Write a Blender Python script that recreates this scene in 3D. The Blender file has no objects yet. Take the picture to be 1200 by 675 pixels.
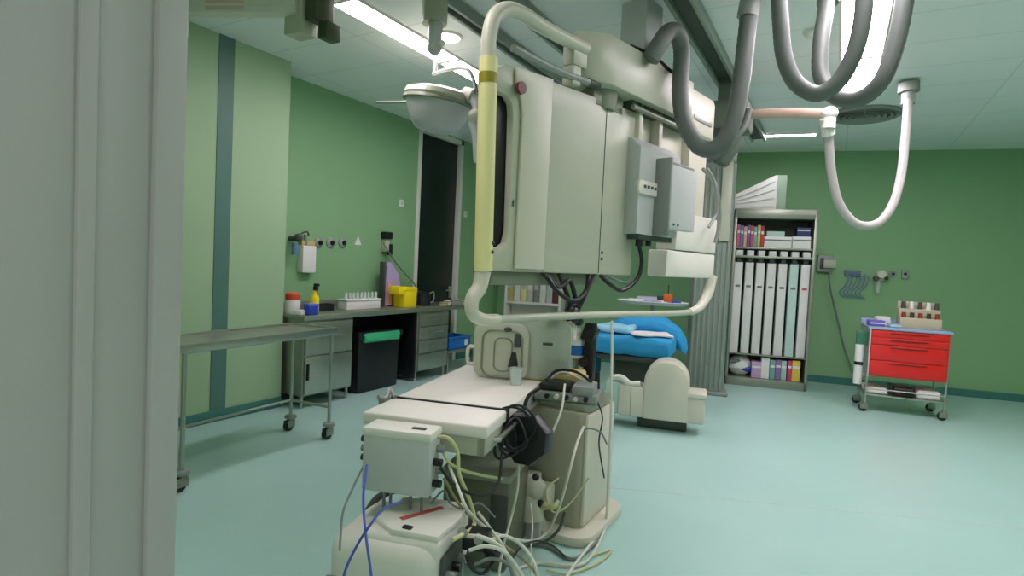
import bpy, bmesh, math, random
from mathutils import Vector, Matrix
random.seed(7)
S = bpy.context.scene
C = S.collection
PI = math.pi

# ------------------------------------------------------------------ camera
F = 680.0
EYE = Vector((0, 0, 1.5))
YAW, PITCH, ROLL = -0.509257, -0.0410712, 0.0476424
_f = Vector((math.sin(YAW)*math.cos(PITCH), math.cos(YAW)*math.cos(PITCH), math.sin(PITCH)))
_r0 = Vector((math.cos(YAW), -math.sin(YAW), 0)); _u0 = _r0.cross(_f)
_r = _r0*math.cos(ROLL) + _u0*math.sin(ROLL)
_u = -_r0*math.sin(ROLL) + _u0*math.cos(ROLL)
cam_data = bpy.data.cameras.new('camera')
cam = bpy.data.objects.new('camera', cam_data); C.objects.link(cam)
cam_data.sensor_width = 36; cam_data.lens = 36*F/1200; cam_data.clip_start = .02
cam.matrix_world = Matrix(((_r.x, _u.x, -_f.x, EYE.x), (_r.y, _u.y, -_f.y, EYE.y), (_r.z, _u.z, -_f.z, EYE.z), (0, 0, 0, 1)))
S.camera = cam

# ------------------------------------------------------------------ world, light, exposure
w = bpy.data.worlds.new('world'); S.world = w; w.use_nodes = True
w.node_tree.nodes['Background'].inputs[0].default_value = (.66, .68, .66, 1)
w.node_tree.nodes['Background'].inputs[1].default_value = .62
PANEL = 13.0
S.view_settings.view_transform = 'Standard'; S.view_settings.look = 'None'
S.view_settings.gamma = 1; S.view_settings.use_curve_mapping = False
S.view_settings.exposure = 1.12
S.cycles.use_denoising = True
S.cycles.max_bounces = 8; S.cycles.diffuse_bounces = 5

CEIL = 3.33
XL, XL2 = -4.68, -5.03          # column face, recessed wall face
BS = .2                         # slope of the back wall
def yb(x): return 9.5 + BS*(x+.19)
ANG = math.atan(BS)

def ray(px, py): return _f + _r*((px-600)/F) - _u*((py-337.5)/F)
def at(px, py, x=None, y=None, z=None):
    """point on a wall, floor or upright plane that the photograph shows at px, py"""
    d = ray(px, py)
    t = (x-EYE.x)/d.x if x is not None else (y-EYE.y)/d.y if y is not None else (z-EYE.z)/d.z
    return EYE + d*t

# ------------------------------------------------------------------ materials
def lin(c): c = c/255; return c/12.92 if c <= .04045 else ((c+.055)/1.055)**2.4
def mat(name, rgb, rough=.5, metal=0, var=.05, scale=6, bump=0, spec=.5, emit=0, alpha=1, trans=0, coat=0):
    m = bpy.data.materials.new(name); m.use_nodes = True; n = m.node_tree.nodes; l = m.node_tree.links
    p = n['Principled BSDF']; col = tuple(lin(c) for c in rgb)
    tc = n.new('ShaderNodeTexCoord'); nz = n.new('ShaderNodeTexNoise'); nz.inputs['Scale'].default_value = scale; nz.inputs['Detail'].default_value = 4
    l.new(tc.outputs['Object'], nz.inputs['Vector'])
    mx = n.new('ShaderNodeMix'); mx.data_type = 'RGBA'
    mx.inputs[6].default_value = (*[c*(1-var) for c in col], 1); mx.inputs[7].default_value = (*[min(1, c*(1+var)) for c in col], 1)
    l.new(nz.outputs['Fac'], mx.inputs[0]); l.new(mx.outputs[2], p.inputs['Base Color'])
    p.inputs['Roughness'].default_value = rough; p.inputs['Metallic'].default_value = metal
    p.inputs['Specular IOR Level'].default_value = spec; p.inputs['Coat Weight'].default_value = coat
    p.inputs['Alpha'].default_value = alpha; p.inputs['Transmission Weight'].default_value = trans
    if emit:
        l.new(mx.outputs[2], p.inputs['Emission Color']); p.inputs['Emission Strength'].default_value = emit
    if bump:
        b = n.new('ShaderNodeBump'); b.inputs['Strength'].default_value = bump; b.inputs['Distance'].default_value = .01
        l.new(nz.outputs['Fac'], b.inputs['Height']); l.new(b.outputs[0], p.inputs['Normal'])
    return m
WALL = mat('green_wall_paint', (134, 176, 130), .6, var=.03, scale=2, spec=.3)
WALLC = mat('pale_green_wall_paint', (162, 190, 152), .55, var=.03, scale=2, spec=.3)
STRIPE = mat('dark_green_strip', (84, 122, 112), .5)
BASEB = mat('teal_cove', (62, 120, 112), .45)
JAMB = mat('grey_door_frame', (160, 164, 156), .5)
FLOOR = mat('mint_vinyl_floor', (170, 206, 198), .3, var=.07, scale=1.3, spec=.45)
SEAM = mat('pale_floor_weld', (190, 205, 200), .5)
WHITEP = mat('white_plastic', (222, 220, 210), .4)
CREAM = mat('cream_enamel', (206, 203, 186), .38, var=.03)
CREAMD = mat('warm_grey_enamel', (184, 187, 168), .38, var=.03)
YELT = mat('pale_yellow_foam', (232, 224, 160), .5)
OLIVE = mat('olive_yellow_band', (150, 140, 20), .5)
GREYB = mat('light_grey_box', (188, 192, 190), .4)
GREYM = mat('mid_grey_metal', (140, 146, 140), .4, .1)
OLG = mat('grey_green_enamel', (134, 140, 122), .4)
DKG = mat('dark_grey_green', (66, 74, 66), .45)
BLACK = mat('black_plastic', (20, 21, 24), .4)
DOORB = mat('black_green_door', (12, 26, 24), .35)
STEEL = mat('brushed_steel', (176, 180, 170), .3, .85, var=.08, scale=14)
STEELD = mat('dull_steel', (150, 156, 142), .38, .7, var=.1, scale=8)
HOSE = mat('grey_corrugated_hose', (97, 104, 99), .5, var=.06, scale=20)
HOSEW = mat('white_hose', (178, 174, 170), .45)
RAILM = mat('rail_aluminium', (148, 160, 150), .4, .3)
RAILD = mat('rail_groove', (60, 74, 64), .5)
LIGHT = mat('lit_diffuser', (255, 241, 250), .5, emit=PANEL, var=0)
PINK = mat('pinkish_beige_enamel', (205, 176, 160), .5)
RED = mat('red_enamel', (218, 24, 26), .35, coat=.3)
BLUE = mat('blue_drape', (36, 150, 205), .7, var=.12, scale=9, bump=.4)
BLUEL = mat('pale_blue_drape', (150, 208, 230), .7, var=.08, scale=9, bump=.3)
BLUEC = mat('blue_crate_plastic', (30, 110, 190), .4)
BLUEK = mat('deep_blue_plastic', (40, 70, 180), .4)
YEL = mat('bright_yellow_plastic', (250, 225, 20), .4)
GREENB = mat('green_bin_bag', (60, 170, 120), .35, bump=.5, scale=25)
PAPER = mat('white_card', (226, 226, 222), .7)
TEALP = mat('pale_teal_card', (190, 218, 210), .7)
PURP = mat('lilac_film', (176, 160, 206), .3)
ORNG = mat('orange_plastic', (214, 100, 40), .5)
TAN = mat('tan_pad', (196, 178, 110), .6)
BROWN = mat('dark_red_badge', (110, 50, 45), .4)
REDL = mat('faded_red_mark', (196, 84, 84), .5)
CABB = mat('black_cable', (22, 24, 24), .45)
CABW = mat('off_white_cable', (206, 208, 192), .45)
CABG = mat('grey_cable', (112, 124, 120), .45)
CABU = mat('blue_cable', (66, 84, 170), .45)
CABY = mat('yellow_green_cable', (192, 194, 142), .45)
CLEAR = mat('clear_plastic', (214, 226, 220), .15, alpha=.45)
PADP = mat('grey_acrylic_panel', (176, 186, 170), .25, alpha=.93)
PILLAR = mat('grey_column_enamel', (134, 146, 134), .45, .1, var=.08, scale=5)
GLASSV = mat('clear_vial', (222, 232, 228), .2, alpha=.7)

def ceiling_mat():
    m = bpy.data.materials.new('ceiling_tiles'); m.use_nodes = True; n = m.node_tree.nodes; l = m.node_tree.links
    p = n['Principled BSDF']; p.inputs['Roughness'].default_value = .6
    tc = n.new('ShaderNodeTexCoord'); b = n.new('ShaderNodeTexBrick'); b.offset = 0
    b.inputs['Scale'].default_value = 1; b.inputs['Mortar Size'].default_value = .008; b.inputs['Mortar Smooth'].default_value = .3
    b.inputs['Brick Width'].default_value = 1.2; b.inputs['Row Height'].default_value = .6
    b.inputs['Color1'].default_value = (lin(236), lin(240), lin(240), 1); b.inputs['Color2'].default_value = (lin(238), lin(242), lin(242), 1)
    b.inputs['Mortar'].default_value = (lin(218), lin(224), lin(222), 1)
    l.new(tc.outputs['Object'], b.inputs['Vector']); l.new(b.outputs[0], p.inputs['Base Color'])
    return m
CEILM = ceiling_mat()

# ------------------------------------------------------------------ mesh builder
def frame_of(d):
    d = d.normalized(); a = Vector((0, 0, 1)) if abs(d.z) < .9 else Vector((1, 0, 0))
    u = d.cross(a).normalized(); return u, d.cross(u).normalized()
def smooth_path(pts, n=8, closed=False):
    P = [Vector(p) for p in pts]; out = []
    N = len(P)
    for i in range(N if closed else N-1):
        p0 = P[i-1] if (i > 0 or closed) else P[0]*2-P[1]
        p1, p2 = P[i], P[(i+1) % N]
        p3 = P[(i+2) % N] if (i+2 < N or closed) else P[-1]*2-P[-2]
        for k in range(n):
            t = k/n
            out.append(.5*((2*p1)+(p2-p0)*t+(2*p0-5*p1+4*p2-p3)*t*t+(3*p1-p0-3*p2+p3)*t**3))
    if not closed: out.append(P[-1])
    return out
class MB:
    def __init__(s): s.bm = bmesh.new()
    def _merge(s, b, M=None):
        if M is not None: bmesh.ops.transform(b, matrix=M, verts=b.verts)
        me = bpy.data.meshes.new('t'); b.to_mesh(me); b.free(); s.bm.from_mesh(me); bpy.data.meshes.remove(me)
    def box(s, x0, x1, y0, y1, z0, z1, bev=0, seg=2, rz=0, rx=0, ry=0, taper=1):
        b = bmesh.new(); bmesh.ops.create_cube(b, size=1)
        sx, sy, sz = x1-x0, y1-y0, z1-z0
        for v in b.verts:
            k = taper if v.co.z > 0 else 1
            v.co = Vector((v.co.x*sx*k, v.co.y*sy*k, v.co.z*sz))
        if bev: bmesh.ops.bevel(b, geom=b.edges[:], offset=min(bev, .49*min(abs(sx), abs(sy), abs(sz))), segments=seg, profile=.5, affect='EDGES')
        M = Matrix.Translation(((x0+x1)/2, (y0+y1)/2, (z0+z1)/2)) @ Matrix.Rotation(rz, 4, 'Z') @ Matrix.Rotation(ry, 4, 'Y') @ Matrix.Rotation(rx, 4, 'X')
        s._merge(b, M); return s
    def tube(s, pts, r, seg=10, n=6, smooth=True, closed=False, corr=0):
        P = smooth_path(pts, n, closed) if smooth else [Vector(p) for p in pts]
        if corr:
            Q = [P[0]]
            for a, b_ in zip(P, P[1:]):
                k = max(1, int((b_-a).length/corr))
                for i in range(1, k+1): Q.append(a.lerp(b_, i/k))
            P = Q
        N = len(P); u, v = frame_of(P[1]-P[0]); rings = []
        pd = (P[1]-P[0]).normalized()
        for i, p in enumerate(P):
            if closed: d = (P[(i+1) % N]-P[i-1]).normalized()
            else: d = (P[min(i+1, N-1)]-P[max(i-1, 0)]).normalized()
            q = pd.rotation_difference(d); u = q @ u; v = q @ v; pd = d
            rr = r[0]+(r[1]-r[0])*i/(N-1) if isinstance(r, (tuple, list)) else r
            if corr: rr *= 1.0 + (.02 if i % 2 else -.02)
            rings.append([s.bm.verts.new(p+(u*math.cos(2*PI*k/seg)+v*math.sin(2*PI*k/seg))*rr) for k in range(seg)])
        for i in range(N if closed else N-1):
            a, b_ = rings[i], rings[(i+1) % N]
            for k in range(seg): s.bm.faces.new((a[k], a[(k+1) % seg], b_[(k+1) % seg], b_[k]))
        if not closed:
            s.bm.faces.new(rings[0][::-1]); s.bm.faces.new(rings[-1])
        return s
    def cyl(s, p0, p1, r0, r1=None, seg=20):
        return s.tube([p0, p1], (r0, r0 if r1 is None else r1), seg, smooth=False)
    def lathe(s, prof, c=(0, 0, 0), seg=28, M=None):
        b = bmesh.new(); rings = []
        for r, z in prof: rings.append([b.verts.new((r*math.cos(2*PI*k/seg), r*math.sin(2*PI*k/seg), z)) for k in range(seg)] if r > 1e-5 else [b.verts.new((0, 0, z))])
        for a, q in zip(rings, rings[1:]):
            for k in range(seg):
                k2 = (k+1) % seg
                if len(a) == 1 and len(q) == 1: continue
                if len(a) == 1: b.faces.new((a[0], q[k2], q[k]))
                elif len(q) == 1: b.faces.new((a[k], a[k2], q[0]))
                else: b.faces.new((a[k], a[k2], q[k2], q[k]))
        bmesh.ops.recalc_face_normals(b, faces=b.faces)
        s._merge(b, Matrix.Translation(c) @ (M or Matrix.Identity(4))); return s
    def prism(s, poly, a0, a1, axis='y', bev=0, M=None):
        """outline in the two other axes, pushed from a0 to a1 along axis"""
        b = bmesh.new()
        def P(p, a): return (p[0], a, p[1]) if axis == 'y' else (p[0], p[1], a) if axis == 'z' else (a, p[0], p[1])
        lo = [b.verts.new(P(p, a0)) for p in poly]; hi = [b.verts.new(P(p, a1)) for p in poly]; n = len(poly)
        f0 = b.faces.new(lo); f1 = b.faces.new(hi[::-1])
        for i in range(n): b.faces.new((lo[i], hi[i], hi[(i+1) % n], lo[(i+1) % n]))
        bmesh.ops.recalc_face_normals(b, faces=b.faces)
        if bev:
            ed = [e for e in b.edges if any(f in (f0, f1) for f in e.link_faces)]
            bmesh.ops.bevel(b, geom=ed, offset=bev, segments=2, profile=.5, affect='EDGES')
        bmesh.ops.triangulate(b, faces=[f for f in b.faces if len(f.verts) > 4])
        s._merge(b, M); return s
    def ball(s, c, r, sc=(1, 1, 1), seg=16):
        b = bmesh.new(); bmesh.ops.create_uvsphere(b, u_segments=seg, v_segments=seg//2+2, radius=r)
        s._merge(b, Matrix.Translation(c) @ Matrix.Diagonal((*sc, 1))); return s
    def jitter(s, a, seed=1):
        rnd = random.Random(seed)
        for v in s.bm.verts: v.co += Vector((rnd.uniform(-a, a), rnd.uniform(-a, a), rnd.uniform(-a, a)))
        return s
    def build(s, name, m, parent=None, world=False, local_to=None):
        me = bpy.data.meshes.new(name)
        root = parent
        chain = []
        while root is not None: chain.append(root); root = root.parent
        if world and chain:
            M = Matrix.Identity(4)
            for o in chain: M = M @ o.matrix_basis.inverted() if False else M
            T = Matrix.Identity(4)
            for o in reversed(chain): T = T @ o.matrix_basis
            bmesh.ops.transform(s.bm, matrix=T.inverted(), verts=s.bm.verts)
        s.bm.to_mesh(me); s.bm.free(); me.materials.append(m)
        me.shade_smooth(); me.set_sharp_from_angle(angle=math.radians(38))
        o = bpy.data.objects.new(name, me); C.objects.link(o)
        if parent: o.parent = parent
        return o
def rrect(x0, x1, z0, z1, r, n=5):
    out = []
    for cx, cz, a in ((x1-r, z1-r, 0), (x0+r, z1-r, 90), (x0+r, z0+r, 180), (x1-r, z0+r, 270)):
        for k in range(n+1):
            t = math.radians(a+90*k/n); out.append((cx+r*math.cos(t), cz+r*math.sin(t)))
    return out
def tag(o, label, cat, group=None):
    o['label'] = label; o['category'] = cat
    if group: o['group'] = group
    return o
def thing(name, label, cat, loc=(0, 0, 0), rz=0, group=None):
    o = bpy.data.objects.new(name, None); C.objects.link(o); o.location = loc; o.rotation_euler = (0, 0, rz); o.empty_display_size = .1
    o.matrix_basis = Matrix.Translation(loc) @ Matrix.Rotation(rz, 4, 'Z')
    return tag(o, label, cat, group)
def struct(name, mb, m, parent=None, world=False):
    o = mb.build(name, m, parent, world); o['kind'] = 'structure'; return o
def dup(root, loc, rz=None, label=None):
    r = root.copy(); C.objects.link(r); r.location = loc
    if rz is not None: r.rotation_euler = (0, 0, rz)
    if label: r['label'] = label
    for ch in list(root.children):
        c = ch.copy(); C.objects.link(c); c.parent = r
        for g in ch.children:
            d = g.copy(); C.objects.link(d); d.parent = c
    return r

# ================================================================== SETTING
XR = 3.4
struct('floor', MB().prism([(-5.3, -1.6), (XR+.2, -1.6), (XR+.2, yb(XR)+.1), (-5.3, yb(-5.3)+.1)], -.1, 0, 'z'), FLOOR)
struct('ceiling', MB().prism([(-5.3, .1), (XR+.2, .1), (XR+.2, yb(XR)+.1), (-5.3, yb(-5.3)+.1)], CEIL, CEIL+.1, 'z'), CEILM)
DY0, DY1, DZ = 6.27, 7.27, 3.28
m = MB(); m.box(XL2-.15, XL2, 3.84, DY0, 0, CEIL); m.box(XL2-.15, XL2, DY1, yb(XL2), 0, CEIL); m.box(XL2-.15, XL2, DY0, DY1, DZ, CEIL)
struct('wall_left', m, WALL)
struct('wall_left_column', MB().box(XL2-.15, XL, .45, 3.84, 0, CEIL), WALLC)
struct('wall_back', MB().prism([(-5.3, yb(-5.3)), (XR+.2, yb(XR+.2)), (XR+.2, yb(XR)+.15), (-5.3, yb(-5.3)+.15)], 0, CEIL, 'z'), WALL)
struct('wall_right', MB().box(XR, XR+.15, .1, yb(XR), 0, CEIL), WALL)
m = MB(); m.box(-5.2, -.79, .1, .45, 0, CEIL); m.box(.75, XR, .1, .45, 0, CEIL); m.box(-.79, .75, .1, .45, 2.25, CEIL)
struct('wall_front', m, WALLC)
# open door frame the camera looks through
m = MB(); m.box(-.80, -.775, .09, .46, 0, 2.25, .004); m.box(-.80, -.765, .425, .465, 0, 2.25, .006); m.box(-.80, -.768, .34, .36, 0, 2.25, .003)
m.box(.735, .76, .09, .46, 0, 2.25, .004); m.box(-.80, .76, .09, .46, 2.235, 2.26, .004)
struct('trim_1', m, JAMB)
struct('trim_2', MB().box(XL, XL+.006, 3.10, 3.245, .0, CEIL), STRIPE)
struct('baseboard_left', MB().box(XL, XL+.02, .46, 3.84, 0, .1, .006).box(XL2, XL2+.02, 3.85, DY0-.06, 0, .1, .006).box(XL2, XL2+.02, DY1+.06, yb(XL2)-.04, 0, .1, .006), BASEB)
struct('baseboard_back', MB().prism([(-5.0, yb(-5)-.02), (XR, yb(XR)-.02), (XR, yb(XR)-.001), (-5.0, yb(-5)-.001)], 0, .1, 'z'), BASEB)
a, b = at(725, 572, z=0), at(1070, 606, z=0); d = (b-a).normalized(); nn = Vector((-d.y, d.x, 0))*.008
a = a-d*.3; b = b+d*1.6
struct('trim_3', MB().prism([(a+nn)[:2], (b+nn)[:2], (b-nn)[:2], (a-nn)[:2]], 0, .0015, 'z'), SEAM)
# dark door leaf, full height
dl = struct('door_1', MB().box(XL2-.10, XL2-.05, DY0+.04, DY1-.04, .01, DZ-.04, .004), DOORB)
fr = MB(); fr.box(XL2-.12, XL2+.015, DY0-.03, DY0+.04, 0, DZ+.03, .004); fr.box(XL2-.12, XL2+.015, DY1-.04, DY1+.03, 0, DZ+.03, .004); fr.box(XL2-.12, XL2+.015, DY0-.03, DY1+.03, DZ-.04, DZ+.03, .004)
fo = fr.build('door_frame', WHITEP, dl)
MB().box(XL2-.05, XL2-.02, DY1-.14, DY1-.10, .95, 1.12, .008).box(XL2-.03, XL2-.015, DY1-.24, DY1-.10, 1.05, 1.075, .006).build('door_handle', STEEL, dl)

# ------------------------------------------------------------------ ceiling lights
def light(label, x0, x1, y0, y1, group='recessed ceiling light panels', div=()):
    cx, cy = (x0+x1)/2, (y0+y1)/2
    t = thing('ceiling_light', label, 'light', (cx, cy, CEIL-.022), 0, group)
    hx, hy = (x1-x0)/2, (y1-y0)/2
    m = MB(); e = .018
    m.box(-hx-e, -hx, -hy-e, hy+e, 0, .021, .003); m.box(hx, hx+e, -hy-e, hy+e, 0, .021, .003)
    m.box(-hx, hx, -hy-e, -hy, 0, .021, .003); m.box(-hx, hx, hy, hy+e, 0, .021, .003)
    for y in div: m.box(-hx, hx, y-cy-.02, y-cy+.02, 0, .021, .003)
    m.build('frame', WHITEP, t); MB().box(-hx, hx, -hy, hy, .008, .02).build('diffuser', LIGHT, t)
    return t
light('long lit ceiling strip on the left, running back above the left wall side', -3.30, -3.08, 3.06, 5.8, div=(4.35,))
light('wide lit ceiling panel at the upper right, seen behind the grey hanging hoses', -.08, .20, 3.2, 6.75, div=(5.55,))
t = light('short lit strip set crosswise in the ceiling above the tall open cabinet', -.99, -.34, 8.18, 8.30)
t.rotation_euler.z = ANG*.9
light('added out-of-view ceiling fill light in front of the left hanging lamp, nearest the doorway', -2.1, -1.8, .9, 2.2)  # unseen panel added to raise the light level near the doorway
light('added out-of-view ceiling fill light over the right side of the room, near the doorway', 1.7, 2.0, 1.6, 2.8)  # added out of view to brighten the right side
light('added out-of-view ceiling fill light over the right side of the room, far end', 1.7, 2.0, 5.4, 6.8)  # another unseen panel, added for more light at the far end
p = at(525, 42, z=CEIL)
t = thing('downlight', 'small round lit downlight in the ceiling beside the left light strip', 'light', (p.x, p.y, CEIL-.02))
MB().lathe([(.10, .019), (.12, .019), (.12, .004), (.10, 0), (.095, .012)]).build('rim', WHITEP, t); MB().lathe([(0, .010), (.097, .010), (.097, .018), (0, .018)]).build('lamp', LIGHT, t)
# smoke detector, vent
p = at(950, 36, z=CEIL)
t = thing('smoke_detector', 'small round detector on the ceiling between the hanging hoses', 'detector', (p.x, p.y, CEIL-.05))
MB().lathe([(0, 0), (.03, 0), (.045, .02), (.055, .03), (.055, .05), (0, .05)]).build('body', WHITEP, t)
t = thing('ceiling_vent', 'round grey ceiling air diffuser with concentric rings, right of the pinkish beam', 'vent', (.15, 7.45, CEIL-.045))
MB().lathe([(.33, .044), (.36, .044), (.36, .02), (.33, .01), (.32, .03)]).build('outer_ring', GREYM, t)
m = MB()
for r in (.08, .14, .20, .26, .31): m.lathe([(r-.014, .012), (r+.014, 0), (r+.016, .006), (r-.012, .022), (r-.014, .012)])
for k in range(12):
    a_ = k*PI/6; m.box(.04*math.cos(a_)+.14*math.cos(a_)-.16, .18*math.cos(a_)+.16, .18*math.sin(a_)-.006, .18*math.sin(a_)+.006, .012, .024, rz=a_)
m.build('grille', GREYM, t)
MB().lathe([(0, .036), (.33, .036), (.33, .044), (0, .044)]).build('backing', BLACK, t)

# ------------------------------------------------------------------ ceiling rails
def rail(x, wdt, y0, y1, label):
    t = thing('ceiling_rail', label, 'rail', (x, y0, CEIL), 0, 'ceiling rails')
    L = y1-y0
    MB().box(-wdt/2, wdt/2, 0, L, -.035, 0, .004).box(-wdt/2, -wdt/2+.03, 0, L, -.085, -.034, .004).box(wdt/2-.03, wdt/2, 0, L, -.085, -.034, .004).build('track', RAILM, t)
    MB().box(-wdt/2+.035, wdt/2-.035, .01, L-.01, -.05, -.034).build('groove', RAILD, t)
    MB().box(-wdt/2-.01, wdt/2+.01, -.02, 0, -.09, 0, .004).build('end_cap', RAILD, t)
    return t
rail(-2.47, .12, 1.2, 8.2, 'leftmost long ceiling rail running above the hanging lamp')
rail(-2.04, .12, 1.2, 8.2, 'middle long ceiling rail passing above the monitor bank')
rail(-1.0, .18, 1.2, 8.2, 'wide ceiling rail at the right, behind the nearest grey hose loop')

# ================================================================== MONITOR BOOM
BR = math.radians(76.7)
boom = thing('monitor_bank', 'large cream ceiling-hung monitor bank seen from behind, ringed by a bumper tube', 'monitor bank', (-1.53, 2.6, 0), BR)
# back cover: plate with rounded front edge and a notch that shows the dark monitor edge
plate = [(-.10, 1.46), (1.30, 1.46), (1.30, 2.56), (-.02, 2.52), (-.14, 2.45), (-.14, 2.37), (.0, 2.36), (.035, 2.33), (.045, 2.28), (.06, 1.68), (.04, 1.61), (.0, 1.585), (-.10, 1.58)]
MB().prism(plate, 0, .05, 'y', .014).build('back_cover', CREAMD, boom)
MB().prism([(.10, 1.475), (.345, 1.475), (.345, 2.535), (.04, 2.52), (.04, 2.44), (.085, 2.36), (.10, 2.28)], -.02, 0.002, 'y', .012).build('edge_cover', CREAM, boom)
MB().box(.352, .358, -.004, .002, 1.47, 2.54).build('panel_seam', DKG, boom); MB().box(.90, .904, -.003, .002, 1.47, 2.54).build('panel_seam', DKG, boom)
MB().cyl((.06, -.045, 2.41), (.06, -.02, 2.41), .032).build('round_badge', BROWN, boom)
MB().ball((.075, -.004, 1.82), .007, (1, .5, 3)).build('screw', DKG, boom)
for zz in (1.56, 1.60): MB().cyl((.93, -.006, zz), (.93, .0, zz), .010).build('screw', DKG, boom)
for i, (t0, t1) in enumerate(((-.045, .58), (.60, 1.24))):
    mo = MB().box(t0, t1, .052, .115, 1.53, 2.44, .008).build('monitor', BLACK, boom)
    MB().box(t0+.03, t1-.03, .114, .119, 1.56, 1.96).box(t0+.03, t1-.03, .114, .119, 2.0, 2.41).build('screen', mat('dark_screen', (10, 14, 18), .1), mo)
MB().box(.0, .95, .06, .12, 1.385, 1.47, .01).box(-.035, -.01, .07, .1, 1.385, 1.47, .003).build('lower_channel', OLG, boom)
MB().box(-.09, -.05, .06, .10, 1.36, 1.46, .004).box(-.05, -.035, .05, .10, 2.45, 2.56, .004).build('bracket', BLACK, boom)
# right-hand end: backing and white boxes
MB().box(1.30, 2.46, .04, .14, 1.95, 2.62, .012).build('end_housing', CREAM, boom)
MB().box(1.72, 2.56, -.04, .12, 1.46, 1.66, .016).box(1.83, 2.54, -.05, .12, 1.665, 1.95, .016).build('end_box', WHITEP, boom)
for tx in (1.25, 1.52, 2.0): MB().box(tx, tx+.05, -.03, .05, 2.25, 2.63, .006).build('support_strut', CREAM, boom)
# unit A
ua = MB().prism([(-.10, 1.74), (.0, 1.74), (.035, 1.80), (.035, 2.38), (-.02, 2.38), (-.10, 2.31)], 1.17, 1.74, 'x', .014).build('power_unit', GREYB, boom)
lb = MB().prism(rrect(1.14, 1.60, 2.0, 2.09, .03), -.12, -.095, 'y', .006).build('white_band', WHITEP, ua); lb['label'] = 'white band with small dark marks'
for k in range(4): MB().box(1.20+k*.045, 1.228+k*.045, -.123, -.119, 2.04, 2.06).build('mark', DKG, lb)
MB().box(1.22, 1.68, -.09, .0, 1.705, 1.742, .004).build('lower_plate', DKG, ua)
MB().cyl((1.28, -.06, 1.66), (1.28, -.06, 1.71), .025).build('plug', BLACK, ua); MB().cyl((1.42, -.05, 1.67), (1.42, -.05, 1.71), .02).build('plug', BLACK, ua)
ub = MB().box(1.40, 1.78, -.21, -.14, 1.79, 2.22, .008).build('control_box', GREYB, boom)
MB().box(1.375, 1.40, -.215, -.10, 1.74, 2.26, .003).build('side_plate', GREYM, ub)
MB().box(1.43, 1.75, -.20, -.15, 2.22, 2.24, .004).build('top_edge', GREYM, ub)
for k in (0, 1): MB().ball((1.46+.06*k, -.212, 1.82), .009).build('screw', DKG, ub)
MB().box(1.5, 1.7, -.14, .04, 1.9, 2.1, .004).build('bracket', GREYM, ub)
MB().tube([(2.08, -.14, 2.30), (2.18, -.16, 2.20), (2.30, -.14, 2.0), (2.20, -.13, 1.86)], .012).tube([(2.10, -.10, 2.3), (2.3, -.12, 2.2), (2.42, -.12, 1.95), (2.40, -.1, 1.75)], .014).build('hose', GREYM, boom)
# top housing
h = []
for cx_, cy_, a0_ in ((.86, .04, 90), (.86, .04, 180)):
    for k in range(6):
        a_ = math.radians(a0_+90*k/5); h.append((cx_+.24*math.cos(a_), cy_+(.15 if a0_ == 90 else .10)*math.sin(a_)))
h = [(x, -.09 if y < -.055 else y*1.25 if y < 0 else y) for x, y in h]
poly = [(1.88, .19)] + h + [(1.88, -.09)]
MB().prism(poly, 2.61, 2.905, 'z', .012).build('turntable_housing', CREAMD, boom)
MB().prism([(1.88, .17), (1.88, -.06), (2.34, -.05), (2.42, -.02), (2.42, .10), (2.34, .17)], 2.57, 2.89, 'z', .03).build('end_cover', CREAM, boom)
MB().box(1.98, 2.3, -.062, -.05, 2.66, 2.70, .004).build('slot', GREYM, boom)
MB().box(1.15, 1.95, -.03, .16, 2.56, 2.625, .006).build('lower_rail', DKG, boom)
MB().tube([(1.13, -.045, 2.56), (1.95, -.045, 2.56)], .016, smooth=False).build('lower_bar', OLG, boom)
MB().cyl((.92, .06, 2.50), (.92, .06, 2.63), .09, .11).box(.76, 1.10, .0, .12, 2.48, 2.60, .02).build('neck', OLG, boom)
mast = MB().box(1.28, 1.50, -.02, .18, 2.91, CEIL-.001, .01).box(1.24, 1.56, -.05, .18, 2.90, 2.925, .01).build('mast', GREYB, boom)
MB().tube([(1.05, -.05, 2.925), (1.30, -.07, 2.93), (1.50, -.11, 2.87)], .012).build('cable', BLACK, mast)
# bumper tube ring
T = lambda pts: [(t, -.02, z) for t, z in pts]
MB().tube(T([(-.168, 2.50), (-.172, 2.60), (-.14, 2.71), (-.05, 2.775), (.06, 2.79), (.20, 2.78), (.36, 2.775), (.62, 2.78)]), .038, 14).build('bumper_tube', CREAM, boom)
fm = MB().tube(T([(-.140, 1.46), (-.150, 1.8), (-.162, 2.2), (-.168, 2.50)]), .046, 16).build('foam_sleeve', YELT, boom)
MB().tube(T([(-.1665, 2.375), (-.168, 2.425)]), .048, 16, smooth=False).build('band', OLIVE, fm)
for zz in (1.555, 1.60): MB().ball((-.125, -.062, zz), .010).build('screw', DKG, fm)
MB().tube(T([(-.140, 1.46), (-.160, 1.38), (-.205, 1.32), (-.20, 1.25), (-.13, 1.215), (-.02, 1.21)]), (.040, .030), 14).build('bumper_tube', CREAM, boom)
MB().tube(T([(-.03, 1.21), (.5, 1.21), (1.2, 1.20), (1.9, 1.185), (2.2, 1.185)]), .022, 12).build('lower_rail_tube', CREAMD, boom)
MB().tube(T([(2.18, 1.185), (2.36, 1.22), (2.50, 1.33), (2.55, 1.48)]), (.028, .05), 14).build('bumper_tube', CREAM, boom)
MB().tube([(.0, -.02, 2.60), (.35, -.02, 2.585), (.74, -.02, 2.60)], .022, 10).build('top_bar', GREYM, boom)
MB().tube([(.66, -.02, 2.598), (.76, -.02, 2.60)], .026, 10, smooth=False).build('bar_tip', DKG, boom)
MB().box(.50, .64, -.03, .06, 2.66, 2.83, .02).box(.50, .58, -.03, .05, 2.55, 2.66, .01).build('tube_clamp', CREAMD, boom)
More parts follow.
